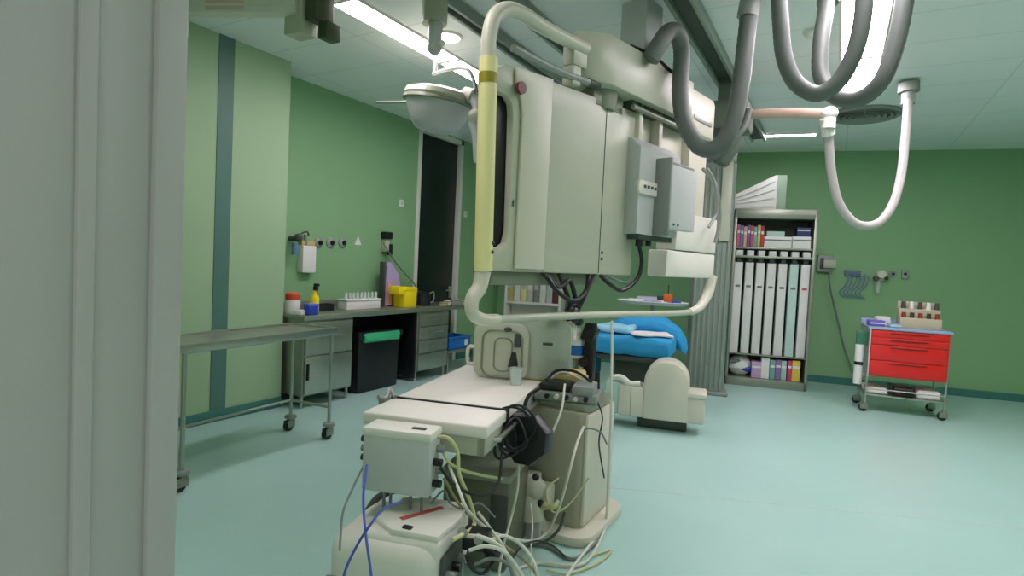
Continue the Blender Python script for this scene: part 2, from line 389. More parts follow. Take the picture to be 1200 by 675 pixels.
# cables under the bank
def bt(pts, r, nm='cable', m_=CABB): return MB().tube(pts, r, 8).build(nm, m_, boom)
bt([(.42, .03, 1.45), (.46, -.02, 1.36), (.62, -.03, 1.30), (.78, .0, 1.36), (.84, .03, 1.46)], .014)
bt([(.38, .03, 1.46), (.50, .0, 1.38), (.60, .0, 1.42), (.66, .0, 1.34), (.70, 0, 1.22)], .014)
bt([(.90, .02, 1.46), (.80, .0, 1.38), (.72, -.01, 1.28), (.66, 0, 1.21)], .016)
bt([(.54, .03, 1.46), (.58, -.01, 1.33), (.64, .0, 1.27), (.74, .0, 1.30), (.68, 0, 1.20)], .014)
bt([(.95, .02, 1.46), (1.0, -.03, 1.40), (1.15, -.03, 1.36), (1.28, -.06, 1.44), (1.31, -.07, 1.56), (1.28, -.06, 1.67)], .014)
bt([(1.02, .02, 1.46), (1.08, -.02, 1.43), (1.22, -.02, 1.41), (1.30, -.02, 1.46)], .010, m_=CABG)
MB().ball((.68, 0, 1.21), .045, (1, .6, 1.1)).ball((.72, .0, 1.17), .03).ball((.62, .0, 1.24), .03).build('connector', BLACK, boom)

# ------------------------------------------------------------------ grey hanging hoses
def hose(pts, r, label, m_, collar=None, cuff=None, corr=.016):
    o = thing('hanging_hose', label, 'hose', tuple(Vector(pts[0])), 0, None)
    MB().tube(pts, r, 16, 10, corr=corr).build('hose', m_, o, world=True)
    for c0, c1, cr, cm in (collar or []): MB().cyl(c0, c1, cr, seg=20).build('collar', cm, o, world=True)
    return o
Pt = lambda l, **k: [at(*p, **k) for p in l]
h1 = [at(762, 70, y=3.72), at(771, 54, y=3.74), at(783, 38, y=3.80), at(794, 40, y=3.88)] + Pt([(799, 62), (797, 110), (803, 145), (820, 172), (842, 172), (858, 145), (868, 100), (874, 50), (880, 0), (884, -30)], y=4.0)
hose(h1, .056, 'nearest grey corrugated hose, rising from the monitor bank and looping low beside it', HOSE, [(at(876, 20, y=4.0), at(886, -34, y=4.0), .066, GREYM)])
h2 = Pt([(904, -60), (912, -10), (915, 30), (919, 66), (932, 96), (957, 110), (982, 96), (1001, 62), (1011, 20), (1013, -20), (1012, -60)], y=3.6)
hose(h2, .044, 'grey hose hanging in a U, left one of the pair before the ceiling panel', HOSE)
h3 = [at(970, -20, y=4.1), at(968, 10, y=4.05), at(962, 50, y=4.0), at(962, 88, y=3.95), at(978, 112, y=3.9), at(1006, 116, y=3.85), at(1032, 96, y=3.8), at(1049, 55, y=3.8), at(1060, 0, y=3.8), at(1066, -50, y=3.8)]
hose(h3, .046, 'grey hose hanging in a U, right one of the pair before the ceiling panel', HOSE, [(at(971, -20, y=4.1), at(970, 4, y=4.08), .062, GREYM)])
h4 = Pt([(968, 138), (971, 165), (974, 200), (983, 238), (1003, 262), (1028, 262), (1046, 240), (1056, 205), (1061, 160), (1065, 112)], y=5.2)
h4 = [at(px, py, y=5.35+1.0*k/9) for k, (px, py) in enumerate([(968, 138), (971, 165), (974, 200), (983, 238), (1003, 262), (1028, 262), (1046, 240), (1056, 205), (1061, 160), (1065, 108)])]
hose(h4, .036, 'white hose hanging in a long U from the pinkish beam, before the back wall', HOSEW,
     [(at(968, 138, y=5.35), at(971, 158, y=5.42), .05, WHITEP), (at(1064, 122, y=6.35), at(1065, 106, y=6.35), .055, GREYM), (at(1065, 108, y=6.35), at(1065, 97, y=6.35), .085, GREYM)])

# ------------------------------------------------------------------ gantry column and beam
ga = thing('gantry_stand', 'tall grey ribbed upright of the x-ray gantry, left of the open cabinet', 'x-ray stand', (-1.38, 7.62, 0), math.radians(13))
MB().box(-.30, .26, -.22, .22, 0, .05, .02).build('base', GREYM, ga)
m = MB().prism(rrect(-.25, .21, -.19, .19, .08), .04, 2.86, 'z', .01)
for k in range(7): m.box(-.21+k*.06, -.185+k*.06, -.205, -.185, .06, 2.80, .004)
m.build('column', PILLAR, ga)
MB().box(.04, .16, -.235, -.2, 1.9, 2.86, .01).build('cover_strip', CREAMD, ga)
MB().box(-.22, .20, -.2, .2, 2.85, 3.0, .02).box(-.12, .12, -.12, .12, 2.99, CEIL-.001, .01).build('ceiling_mount', GREYM, ga)
be = thing('gantry_beam', 'pinkish beige horizontal beam under the ceiling carrying the white hose', 'beam', (-.54, 5.75, 3.0))
P0, P1 = at(870, 132, y=5.6), at(972, 133, y=5.35)
MB().tube([P0-Vector((.15, -.05, 0)), P0.lerp(P1, .5), P1], .042, 12).build('arm', PINK, be, world=True)
MB().ball(P1, .065, (1, 1, .85)).cyl(P1, P1-Vector((0, 0, .12)), .05).build('elbow', WHITEP, be, world=True)
q = at(858, 140, y=5.7)
MB().box(q.x-.2, q.x+.16, q.y-.2, q.y+.2, q.z-.12, q.z+.14, .03).box(q.x-.14, q.x+.06, q.y-.1, q.y+.1, q.z-.42, q.z-.1, .05, ry=.5).box(q.x-.12, q.x+.10, q.y-.12, q.y+.12, q.z+.13, CEIL-.001, .01).build('carriage', mat('dark_green_grey_metal', (92, 104, 92), .45, .1), be, world=True)
MB().tube([q+Vector((.17, -.2, .02)), q+Vector((.14, -.28, -.16)), q+Vector((-.02, -.3, -.34)), q+Vector((-.14, -.28, -.42))], .03, 10, corr=.02).build('cable_chain', HOSE, be, world=True)

# ------------------------------------------------------------------ surgical lamp, bracket, beam
lpm = 1.1
lp = thing('surgical_lamp', 'round pale ceiling-hung examination lamp with a deep bowl, left of the yellow tube', 'lamp', (-3.0, 3.95, 2.72))
tilt = Matrix.Rotation(math.radians(8), 4, 'Y')
MB().lathe([(0, .20), (.20, .20), (.285, .17), (.30, .13), (.285, .10), (.27, .09)], seg=36, M=tilt).build('upper_disc', CREAMD, lp)
MB().lathe([(.275, .10), (.265, .04), (.21, -.08), (.17, -.13), (.10, -.15), (0, -.155)], seg=36, M=tilt).build('bowl', GREYB, lp)
MB().lathe([(.265, .105), (.298, .11), (.305, .085), (.27, .08)], seg=36, M=tilt).build('rim', OLG, lp)
MB().cyl((-.64, -.04, .15), (-.28, 0, .13), .011).cyl((-.31, 0, .13), (-.27, 0, .13), .03).build('handle', OLG, lp)
MB().tube([(.22, 0, .13), (.33, .0, .12), (.40, .0, .02), (.38, -.02, -.10), (.42, -.02, -.2), (.45, -.02, -.42)], .045, 12).build('support_arm', GREYB, lp)
MB().cyl((.27, 0, .14), (.36, 0, .11), .06).ball((.40, -.02, -.06), .07).build('joint', CREAMD, lp)
MB().tube([(-.10, .05, .36), (.10, .02, .37), (.28, .0, .34), (.36, .0, .22), (.40, .0, .04)], .016, 10).build('yoke', GREYM, lp)
MB().cyl((-.08, .05, .60), (-.08, .05, .36), .02).build('drop_rod', GREYM, lp)
p0, p1 = at(505, -6, y=3.2), at(513, 60, y=3.2)
mo = thing('ceiling_mount', 'pale round ceiling post with a stepped lower tip, left of the yellow tube', 'mount', (p0.x, 3.2, 3.0))
cx = (p0.x+p1.x)/2
MB().cyl((cx, 3.2, CEIL-.001), (cx, 3.2, 3.10), .09, .085).lathe([(.11, 0), (.13, -.01), (.13, -.03), (.09, -.03)], (cx, 3.2, CEIL)).build('upper_post', CREAMD, mo, world=True)
MB().cyl((cx+.01, 3.2, 3.10), (cx+.01, 3.2, 2.95), .05, .045).ball((cx+.01, 3.2, 2.94), .05).build('lower_post', GREYB, mo, world=True)
MB().ball((cx+.08, 3.19, 2.96), .022).build('knob', WHITEP, mo, world=True)
br = thing('ceiling_bracket', 'square grey bracket hanging from the ceiling at the upper left, dark on one side', 'bracket', (-3.25, 2.8, 2.95))
MB().box(-3.40, -3.23, 2.72, 2.86, 2.99, CEIL-.001, .008).build('housing', CREAMD, br, world=True)
MB().box(-3.22, -3.12, 2.74, 2.90, 3.07, CEIL-.001, .006).box(-3.16, -3.07, 2.80, 2.92, 2.96, 3.07, .006).build('dark_arm', mat('olive_dark_metal', (78, 84, 62), .5, .3), br, world=True)
bb = thing('ceiling_beam', 'off-white beam across the top left corner with a faint reddish patch', 'beam', (-3.8, 2.5, 3.1))
A0, A1 = at(196, 9, z=3.16), at(350, 9, z=3.16)
dd = (A1-A0).normalized(); rzb = math.atan2(dd.y, dd.x); ln = (A1-A0).length
m = MB(); mm = Matrix.Translation(A0) @ Matrix.Rotation(rzb, 4, 'Z')
m.box(0, ln, -.05, .05, -.05, .06, .008).box(0, ln, -.058, -.048, -.01, .005, .002)
m.box(.1, .16, -.03, .03, .05, CEIL-A0.z-.001).box(ln-.2, ln-.14, -.03, .03, .05, CEIL-A0.z-.001)
bmesh.ops.transform(m.bm, matrix=mm, verts=m.bm.verts); m.build('beam', WHITEP, bb, world=True)
m = MB().box(.33*ln, .62*ln, -.053, -.049, -.035, .03); bmesh.ops.transform(m.bm, matrix=mm, verts=m.bm.verts); m.build('patch', mat('faded_pink', (222, 186, 178), .5), bb, world=True)
p = at(200, 28, z=3.08)
MB().box(p.x-.09, p.x+.09, p.y-.07, p.y+.07, 3.0, 3.13, .01, rz=rzb).build('end_block', WHITEP, bb, world=True)

# ================================================================== STEEL TROLLEY (left)
tr = thing('steel_trolley', 'long bare stainless steel trolley on castors along the left wall', 'trolley', (-3.43, 2.02, 0), math.radians(94.5))
L_, Wd = 1.42, .46
MB().box(-.75, L_, 0, Wd, .885, .90, .003).build('top', STEEL, tr)
MB().box(-.76, L_+.01, -.01, .012, .86, .915, .005).box(-.76, L_+.01, Wd-.012, Wd+.01, .86, .915, .005).box(L_-.012, L_+.012, 0, Wd, .86, .915, .005).box(-.762, -.74, 0, Wd, .86, .915, .005).build('rim', STEEL, tr)
def caster(par, x, y, mcol=BLACK, r=.045, z=0):
    c = MB().box(x-.02, x+.02, y-.022, y+.022, z+r*1.5, z+r*2.5, .004).box(x-.05, x+.03, y-.026, y-.02, z+r*.7, z+r*2, .002).box(x-.05, x+.03, y+.02, y+.026, z+r*.7, z+r*2, .002).build('caster', STEELD, par)
    MB().cyl((x-.02, y-.016, z+r), (x-.02, y+.016, z+r), r, seg=22).build('wheel', mcol, c)
for (x, y) in ((.10, .02), (L_-.03, .02), (L_-.03, Wd-.02), (-.70, Wd-.02), (-.70, .02)):
    if (x, y) == (-.70, .02): continue
    MB().cyl((x, y, .125), (x, y, .888), .014, seg=14).build('leg', STEEL, tr)
    MB().lathe([(.0, .10), (.045, .105), (.05, .115), (.045, .13), (0, .135)], (x, y, 0)).build('bumper', GREYM, tr)
    caster(tr, x, y)
MB().tube([(L_-.03, .02, .26), (L_-.03, Wd-.02, .26)], .011, smooth=False).tube([(-.7, Wd-.02, .26), (L_-.03, Wd-.02, .26)], .011, smooth=False).tube([(.10, .02, .86), (L_-.03, .02, .86)], .008, smooth=False).tube([(.10, .02, .13), (-.2, .3, .13), (-.7, Wd-.02, .13)], .012, smooth=False).build('crossbar', STEEL, tr)

# ================================================================== STEEL COUNTER (left wall)
XF = -4.42
wt = thing('worktop', 'long stainless steel worktop with an added shade panel below, along the recessed green wall', 'worktop', (XF, 3.86, 0))
MB().box(XL2+.002, XF, 3.86, 6.95, .875, .905, .004).box(XL2+.002, XL2+.02, 3.86, 6.2, .905, 1.0, .003).box(XF-.004, XF+.012, 3.86, 6.95, .86, .912, .004).build('top', STEELD, wt, world=True)
MB().box(-4.93, -4.90, 4.54, 5.61, .10, .873, .002).box(-4.9, XF-.02, 5.585, 5.615, .05, .873, .002).build('recess_shade_panel', BLACK, wt, world=True)  # black sheets added to stand for the shade of the under-counter recess
def cabinet(label, y0, y1, z0, nd, door_bottom=True, name='steel_cabinet'):
    t = thing(name, label, 'cabinet', (XF, y0, 0), PI/2)   # local x along +y, local -y... front is local -y = +x
    W_ = y1-y0; D = .56
    MB().box(0, W_, .02, D, z0, .873, .004).build('body', STEELD, t)
    zt = .84
    if nd == 1:
        d1 = MB().box(.02, W_-.02, -.004, .022, .52, .84, .004).build('drawer', STEELD, t)
        MB().tube([(W_*.3, -.004, .70), (W_*.3, -.03, .70), (W_*.7, -.03, .70), (W_*.7, -.004, .70)], .007, smooth=False).build('handle', STEEL, d1)
        d2 = MB().box(.02, W_-.02, -.006, .022, z0+.02, .50, .004).build('door', STEEL, t)
        MB().box(.03, .05, -.03, -.004, .28, .44, .004).build('handle', BLACK, d2)
    else:
        hgt = (.84-z0-.22)/nd
        for k in range(nd):
            za = z0+.22+k*hgt
            d_ = MB().box(.02, W_-.02, -.004, .022, za+.006, za+hgt-.006, .004).build('drawer', STEELD, t)
            MB().tube([(W_*.35, -.004, za+hgt*.55), (W_*.35, -.03, za+hgt*.55), (W_*.75, -.03, za+hgt*.55), (W_*.75, -.004, za+hgt*.55)], .008, smooth=False).build('handle', STEEL, d_)
        MB().box(.02, W_-.02, -.006, .022, z0+.01, z0+.21, .004).build('door', STEEL, t)
    for x in (.03, W_-.03):
        for y in (.05, D-.04): MB().cyl((x, y, 0), (x, y, z0+.002), .016, seg=12).build('leg', STEEL, t)
    return t
cabinet('stainless steel cabinet with one door, left end of the worktop, behind the trolley', 3.88, 4.53, .12, 1)
cabinet('stainless steel drawer cabinet right of the black bin, under the worktop', 5.62, 6.26, .12, 3)
t = thing('waste_bin', 'tall black bin lined with a green bag, under the worktop between the two steel cabinets', 'bin', (-4.64, 5.02, 0), PI/2)
MB().box(-.34, .32, -.16, .22, 0, .64, .03, taper=1.04).build('body', BLACK, t)
MB().box(-.37, .36, -.19, .24, .60, .68, .02).build('lid', BLACK, t)
MB().box(-.30, .28, -.215, -.1, .56, .66, .02, seg=3).jitter(.008).build('bin_bag', GREENB, t)
# recess shade behind the bin is the worktop's black panel
t = thing('blue_crate', 'bright blue plastic crate on a low shelf right of the drawer cabinet', 'crate', (-4.6, 6.62, .30), PI/2)
m = MB().box(-.26, .26, -.12, .18, 0, .012).box(-.26, .26, -.12, -.105, 0, .17, .004).box(-.26, .26, .165, .18, 0, .17, .004).box(-.26, -.245, -.12, .18, 0, .17, .004).box(.245, .26, -.12, .18, 0, .17, .004).box(-.28, .28, -.135, -.10, .15, .175, .005).box(-.28, .28, .16, .195, .15, .175, .005)
m.build('tub', BLUEC, t); MB().box(.12, .2, -.126, -.119, .04, .12).build('label_plate', PAPER, t)
t = thing('low_rack', 'dark low metal rack under the right end of the worktop, holding the blue crate', 'rack', (-4.6, 6.62, 0), PI/2)
MB().box(-.33, .32, -.16, .36, .275, .30, .004).build('shelf', STEELD, t)
for x in (-.31, .30):
    for y in (-.14, .34): MB().box(x-.015, x+.015, y-.015, y+.015, 0, .276, .003).build('leg', STEEL, t)
MB().box(-.33, .32, .34, .36, .30, .86, .003).build('back_panel', BLACK, t)

# things on the worktop
ZT = .905
def bottle(name, label, x, y, z, r, h, body, cap, caph=.04, trig=False):
    t = thing(name, label, 'bottle', (x, y, z))
    MB().lathe([(0, 0), (r*.92, 0), (r, .01), (r, h*.62), (r*.8, h*.74), (r*.38, h*.86), (r*.36, h)]).build('body', body, t)
    m = MB().lathe([(r*.45, h-.005), (r*.45, h+caph), (0, h+caph)])
    if trig: m.box(-.012, .055, -.012, .012, h+caph, h+caph+.028, .005).tube([(.035, 0, h+caph), (.04, 0, h+caph-.03), (.028, 0, h+caph-.055)], .006)
    m.build('cap', cap, t); return t
bottle('spray_bottle', 'yellow spray bottle with a black top on the left end of the worktop', -4.62, 4.17, ZT, .045, .24, YEL, BLACK, .035, True)
t = thing('blue_box', 'small blue box on the worktop in front of the yellow spray bottle', 'box', (-4.50, 4.02, ZT), PI/2)
MB().box(-.06, .06, -.04, .04, 0, .10, .006).build('box', BLUEK, t); MB().box(-.062, .062, -.042, .042, .09, .112, .004).build('lid', mat('lighter_blue', (90, 110, 210), .4), t)
t = thing('red_topped_jar', 'white jar with an orange-red lid at the far left of the worktop', 'jar', (-4.72, 3.98, ZT))
MB().lathe([(0, 0), (.07, 0), (.075, .02), (.075, .12), (.06, .14)]).build('jar', PAPER, t); MB().lathe([(.066, .135), (.07, .14), (.07, .19), (.05, .21), (0, .21)]).build('lid', mat('orange_red', (210, 80, 50), .5), t)
t = thing('paper_roll', 'white paper pack lying left of the small blue box', 'pack', (-4.55, 3.93, ZT), .3)
MB().box(-.05, .05, -.05, .05, 0, .05, .012).jitter(.003).build('pack', PAPER, t)
t = thing('dark_tray', 'small dark tray on the worktop right of the yellow spray bottle', 'tray', (-4.82, 4.45, ZT), PI/2)
MB().box(-.12, .12, -.06, .06, 0, .015, .004).box(-.12, .12, -.06, -.05, .01, .07, .003).box(-.12, .12, .05, .06, .01, .07, .003).box(-.12, -.11, -.06, .06, .01, .07, .003).box(.11, .12, -.06, .06, .01, .07, .003).build('tray', BLACK, t)
t = thing('vial_rack', 'white rack holding rows of clear tubes in the middle of the worktop', 'rack', (-4.78, 4.98, ZT), PI/2)
MB().box(-.27, .27, -.07, .07, 0, .10, .006).box(-.28, .28, -.08, .08, .10, .115, .004).build('rack', PAPER, t)
for k in range(9):
    MB().cyl((-.24+k*.06, -.02, .11), (-.24+k*.06, -.02, .19), .018, .014, 10).build('tube', GLASSV, t)
t = thing('wall_dispenser', 'pale bottle in a wall holder with a black top, above the lilac bag', 'dispenser', (XL2+.05, 5.62, 1.60))
MB().box(-.048, .02, -.04, .04, -.02, .14, .006).build('holder', CREAMD, t); MB().box(-.045, .05, -.06, .06, .14, .23, .01).build('top', BLACK, t); MB().box(-.02, .04, .03, .08, -.06, .08, .01).build('pump', BLACK, t)
t = thing('lilac_bag', 'lilac and orange plastic film bag standing behind the yellow bin', 'bag', (-4.86, 5.62, ZT), PI/2)
MB().prism([(-.16, 0), (.10, 0), (.12, .2), (.06, .40), (-.08, .55), (-.14, .50)], -.05, .05, 'y', .02).jitter(.006, 3).build('film', PURP, t)
MB().prism([(-.15, .02), (-.06, .02), (-.07, .26), (-.14, .30)], -.058, -.04, 'y', .004).build('print', mat('salmon', (226, 160, 140), .5), t)
MB().box(-.20, -.165, -.04, .04, 0, .55, .008).build('side_strip', DKG, t)
t = thing('sharps_bin', 'bright yellow sharps bin with a stepped lid on the worktop', 'bin', (-4.68, 5.66, ZT), PI/2)
MB().box(-.11, .12, -.09, .09, 0, .22, .012, taper=1.04).build('body', YEL, t); MB().box(-.13, .12, -.10, .10, .20, .25, .01).box(-.22, -.08, -.09, .07, .16, .26, .01).build('lid', YEL, t)
t = thing('black_kettle', 'black pot with a pale handle right of the yellow sharps bin', 'pot', (-4.72, 6.05, ZT))
MB().lathe([(0, 0), (.10, 0), (.115, .02), (.105, .15), (.07, .18), (0, .185)]).build('pot', BLACK, t); MB().tube([(.05, .10, .16), (.06, .17, .17), (.06, .17, .06), (.05, .10, .03)], .010).build('handle', GREYM, t)
# clutter at the right end of the worktop: each piece its own
for i, (dy, dx, sx, sy, sz, c, nm, lb_) in enumerate((
    (6.26, .10, .10, .07, .05, TAN, 'tan_packet', 'small tan packet on the worktop, next to the black pot'),
    (6.40, .14, .07, .10, .07, PAPER, 'white_packet', 'white packet between the tan packet and the grey instrument box'),
    (6.54, .10, .11, .08, .09, GREYM, 'instrument_box', 'grey instrument box amid the clutter at the right of the worktop'),
    (6.68, .18, .08, .08, .06, PAPER, 'white_dish', 'white dish right of the grey instrument box on the worktop'),
    (6.82, .16, .10, .09, .05, CREAMD, 'beige_case', 'beige case at the far right end of the worktop'))):
    t = thing(nm, lb_, 'packet' if 'packet' in nm else 'container', (XF-dx, dy, ZT), .3*i)
    MB().box(-sx/2, sx/2, -sy/2, sy/2, 0, sz, .008).build('body', c, t); MB().box(-sx/2-.003, sx/2+.003, -sy/2-.003, sy/2+.003, sz*.72, sz*.82, .002).build('band', DKG, t)
# items on the left wall
def socket(name, label, cat, p, r, mcol=GREYM, grp=None):
    t = thing(name, label, cat, tuple(p), 0, grp)
    MB().lathe([(0, .03), (r*.6, .03), (r, .012), (r, 0)], M=Matrix.Rotation(PI/2, 4, 'Y')).build('plate', mcol, t)
    MB().lathe([(0, .045), (r*.4, .045), (r*.45, .028)], M=Matrix.Rotation(PI/2, 4, 'Y')).build('plug_hole', BLACK, t)
    return t
for px, lb_ in ((373, 'leftmost'), (387, 'middle'), (401, 'rightmost')):
    p = at(px, 284.5, x=XL2); socket('gas_outlet', lb_+' of three round grey gas outlets on the green wall over the worktop', 'outlet', p, .062, grp='three round gas outlets')
t = thing('wall_box', 'white soap box on the green wall above the yellow spray bottle', 'dispenser', tuple(at(357, 304, x=XL2)))
MB().box(0, .09, -.10, .08, -.14, .15, .012).build('body', PAPER, t); MB().box(.0, .07, -.10, .08, .152, .20, .01).build('bracket', TAN, t)
t = thing('flow_meter', 'cluster of dark gas regulators on the wall at the left, over the worktop end', 'regulator', tuple(at(340, 285, x=XL2)))
MB().cyl((0, 0, .05), (.12, 0, .05), .03).ball((.12, 0, .06), .045).build('regulator', DKG, t); MB().cyl((.06, .15, .10), (.06, .15, -.02), .022).build('flow_tube', OLG, t); MB().cyl((.10, -.02, .0), (.10, -.02, -.12), .035).build('cup', mat('hazy_blue', (100, 140, 170), .3), t)
MB().tube([(.1, .0, .08), (.1, .12, .13), (.05, .2, .10)], .01).build('hose', DKG, t)
t = thing('wall_tag', 'small pale triangular tag on the green wall right of the three outlets', 'tag', tuple(at(419, 283, x=XL2)))
MB().prism([(-.055, -.04), (.055, -.04), (0, .06)], 0, .012, 'x').build('tag', PAPER, t)
for px, py, lb_ in ((470, 238, 'small white switch high on the green wall left of the dark door'), (545, 251, 'small white switch on the green wall right of the dark door')):
    t = thing('wall_switch', lb_, 'switch', tuple(at(px, py, x=XL2))); MB().box(0, .012, -.04, .04, -.045, .045, .004).build('plate', PAPER, t); MB().box(.01, .018, -.015, .015, -.02, .02, .003).build('rocker', GREYB, t)
o = MB().tube(Pt([(449, 285), (462, 305), (476, 322), (487, 335)], x=-4.93) + [at(490, 350, x=-4.85)], .009).build('dangling_cord', CABG); tag(o, 'grey cord running from the wall dispenser down to the black pot', 'cord')

# ================================================================== OPEN CABINET (back)
CR = ANG+.015
CB = (-1.26, 8.36, 0)
cb = thing('open_cabinet', 'tall open steel cabinet against the green back wall, filled with long boxes', 'cabinet', CB, CR)
CW, CD, CH = 1.02, .5, 2.40
MB().box(0, .035, 0, CD, 0, CH, .004).build('side_panel', STEELD, cb); MB().box(CW-.035, CW, 0, CD, 0, CH, .004).build('side_panel', STEELD, cb)
MB().box(0, CW, 0, CD, CH-.13, CH, .006).build('top', STEELD, cb)
MB().box(.03, CW-.03, CD-.02, CD, .05, CH-.1).build('back', DKG, cb)
MB().box(0, CW, 0, CD, 0, .11, .004).build('plinth', STEELD, cb)
MB().box(.03, CW-.03, .02, CD-.02, 1.86, 1.885, .002).build('shelf', STEELD, cb); MB().box(.03, CW-.03, .02, CD-.02, .42, .435, .002).build('shelf', STEELD, cb)
MB().box(.03, CW-.03, .015, .035, 1.74, 1.77, .003).build('hanging_rail', STEELD, cb)
Mc = Matrix.Translation(CB) @ Matrix.Rotation(CR, 4, 'Z')
def cw(x, y, z): return tuple(Mc @ Vector((x, y, z)))
def citem(name, label, cat, x, y, z, w_, d_, h_, m_, grp=None, bev=.004, strip=None, jit=0, rx=0):
    t = thing(name, label, cat, cw(x, y, z), CR, grp)
    MB().box(-w_/2, w_/2, 0, d_, 0, h_, bev, rx=rx).jitter(jit).build('body', m_, t)
    if strip: MB().box(-w_/2+.004, w_/2-.004, -.002, .002, h_*.62, h_*.74).build('stripe', strip, t)
    return t
place7 = ['leftmost of the seven', 'second from the left of the seven', 'third from the left of the seven', 'middle one of the seven', 'third from the right of the seven', 'pale teal, second from the right of the seven', 'rightmost of the seven']
for k in range(7):
    x = .095+k*.1385
    t = thing('long_box', place7[k]+' long boxes in the open cabinet', 'box', cw(x, .07, .437), CR, 'long white boxes in the open cabinet')
    MB().box(-.052, .052, 0, .12, 0, 1.24, .004).build('box', TEALP if k == 5 else PAPER, t)
    MB().box(-.045, .045, -.015, .10, 1.305, 1.405, .006).build('header', PAPER, t)
    MB().box(-.03, .03, .0, .08, 1.235, 1.31, .004).build('hanger', DKG, t)
    MB().box(-.03, .03, -.004, .001, .9, .93).build('print', CABG if k != 6 else REDL, t)
cols = [(206, 96, 120), (90, 120, 190), (230, 170, 120), (110, 90, 150), (214, 80, 90), (120, 180, 190), (210, 190, 90), (190, 60, 60)]
pos8 = ['pink', 'blue', 'peach', 'purple', 'rose red', 'light teal', 'mustard', 'dark red']
for k in range(8):
    citem('slim_box', pos8[k]+' slim upright box on the top shelf of the open cabinet, at the left', 'box', .065+k*.043, .05, 1.886, .039, .2, .30-.012*(k % 3), mat('box_'+pos8[k].replace(' ', '_'), cols[k], .6), 'slim boxes on the cabinet top shelf', strip=PAPER)
citem('white_carton', 'white carton left of the blue-topped pack on the cabinet top shelf', 'box', .56, .04, 1.886, .34, .25, .15, PAPER, strip=CABG)
citem('white_carton', 'smaller white carton lying on another in the open cabinet top shelf', 'box', .53, .06, 2.037, .22, .2, .07, TEALP)
citem('white_carton', 'white carton under the blue-topped pack at the right of the cabinet top shelf', 'box', .85, .04, 1.886, .22, .25, .16, PAPER, strip=CABG)
citem('blue_topped_pack', 'white pack with a dark blue end on top of the right carton in the cabinet', 'pack', .87, .06, 2.047, .16, .2, .12, mat('navy', (50, 60, 110), .5), strip=PAPER)
t = thing('plastic_bag', 'crumpled white and blue plastic bag on the cabinet bottom shelf at the left', 'bag', cw(.20, .22, .112), CR)
MB().ball((0, 0, .14), .16, (1.0, .9, .88), 14).jitter(.012, 5).build('bag', PAPER, t); MB().ball((.07, -.09, .10), .07, (1.3, .7, .5)).jitter(.008, 6).build('blue_print', BLUEK, t); MB().ball((-.06, -.09, .20), .06, (1.5, .7, .6)).jitter(.008, 6).build('fold', GREYM, t)
for x, w_, h_, c, lb_ in ((.40, .12, .22, mat('lilac_box', (196, 160, 200), .6), 'lilac box next to the crumpled bag on the cabinet bottom shelf'),
                         (.51, .10, .29, PAPER, 'tall white box near the middle of the cabinet bottom shelf'),
                         (.60, .065, .26, mat('teal_box', (110, 170, 165), .6), 'teal slim box right of the tall white box, cabinet bottom shelf'),
                         (.67, .065, .27, mat('violet_box', (150, 110, 170), .6), 'violet slim box in the cabinet bottom shelf, right of the teal one'),
                         (.74, .065, .265, mat('mint_box', (150, 200, 180), .6), 'mint slim box in the cabinet bottom shelf, beside the violet one'),
                         (.81, .05, .275, mat('magenta_box', (200, 60, 120), .6), 'magenta slim box on the cabinet bottom shelf, left of the yellow box'),
                         (.89, .10, .28, mat('yellow_box', (222, 196, 70), .6), 'yellow box at the right end of the cabinet bottom shelf')):
    citem('upright_box', lb_, 'box', x, .06, .112, w_, .2, h_, c, 'boxes on the cabinet bottom shelf', strip=PAPER)
t = thing('folded_cover', 'white pleated wedge-shaped cover lying on top of the open cabinet', 'cover', cw(.30, .12, CH), CR)
MB().prism([(-.45, .0), (.22, 0), (.22, .47), (.18, .46), (-.46, .12)], 0, .28, 'y', .01).build('cover', PAPER, t)
m = MB()
for k in range(4): m.tube([(-.43, -.004, .03+k*.025), (-.1, -.006, .04+k*.065), (.18, -.004, .05+k*.11)], .006, 6)
m.build('pleat', GREYB, t); MB().box(.22, .34, .02, .26, 0, .47, .01).build('side_panel', mat('pale_green_card', (150, 176, 150), .6), t)

# ================================================================== BACK WALL FITTINGS
def backp(px, py):
    d = ray(px, py); t_ = (9.5+BS*.19)/(d.y-BS*d.x); return EYE+d*t_
def bw(name, label, cat, px, py): 
    p = backp(px, py); return thing(name, label, cat, tuple(p), ANG)
t = bw('socket_box', 'grey socket box on the back wall right beside the open cabinet', 'socket', 966, 309)
MB().box(-.10, .10, -.08, 0, -.12, .12, .01).build('box', GREYM, t); MB().box(-.03, .13, -.12, -.08, -.06, .05, .01).build('plug', CREAMD, t); MB().box(-.07, -.02, -.085, -.08, -.08, .08, .003).build('switch', DKG, t)
pts = [backp(*q)+Vector((.02, -.1, 0)) for q in ((970, 316), (971, 335), (978, 365), (986, 400), (995, 428), (1003, 446))]
o = MB().tube(pts, .012, 8).build('wall_cable', CABG); tag(o, 'dark cable drooping from the socket box down the back wall', 'cable')
t = bw('tubing_bundle', 'bluish clear tubing bundle hanging on the back wall left of the wall regulator', 'tubing', 1000, 325)
m = MB()
rnd = random.Random(4)
for k in range(6):
    x = -.12+.05*k; m.tube([(x, -.03, .05+rnd.uniform(-.03, .05)), (x+.05, -.06, .0), (x+.02, -.05, -.12), (x-.05, -.04, -.22), (x+.03, -.03, -.30)], .007, 6)
m.build('tubes', mat('blue_clear_tube', (120, 140, 190), .3, alpha=.7), t); MB().box(-.12, .08, -.05, 0, .02, .10, .01).build('holder', mat('slate_blue', (96, 112, 140), .5), t)
t = bw('wall_regulator', 'white and dark regulator on the back wall above the red trolley', 'regulator', 1030, 323)
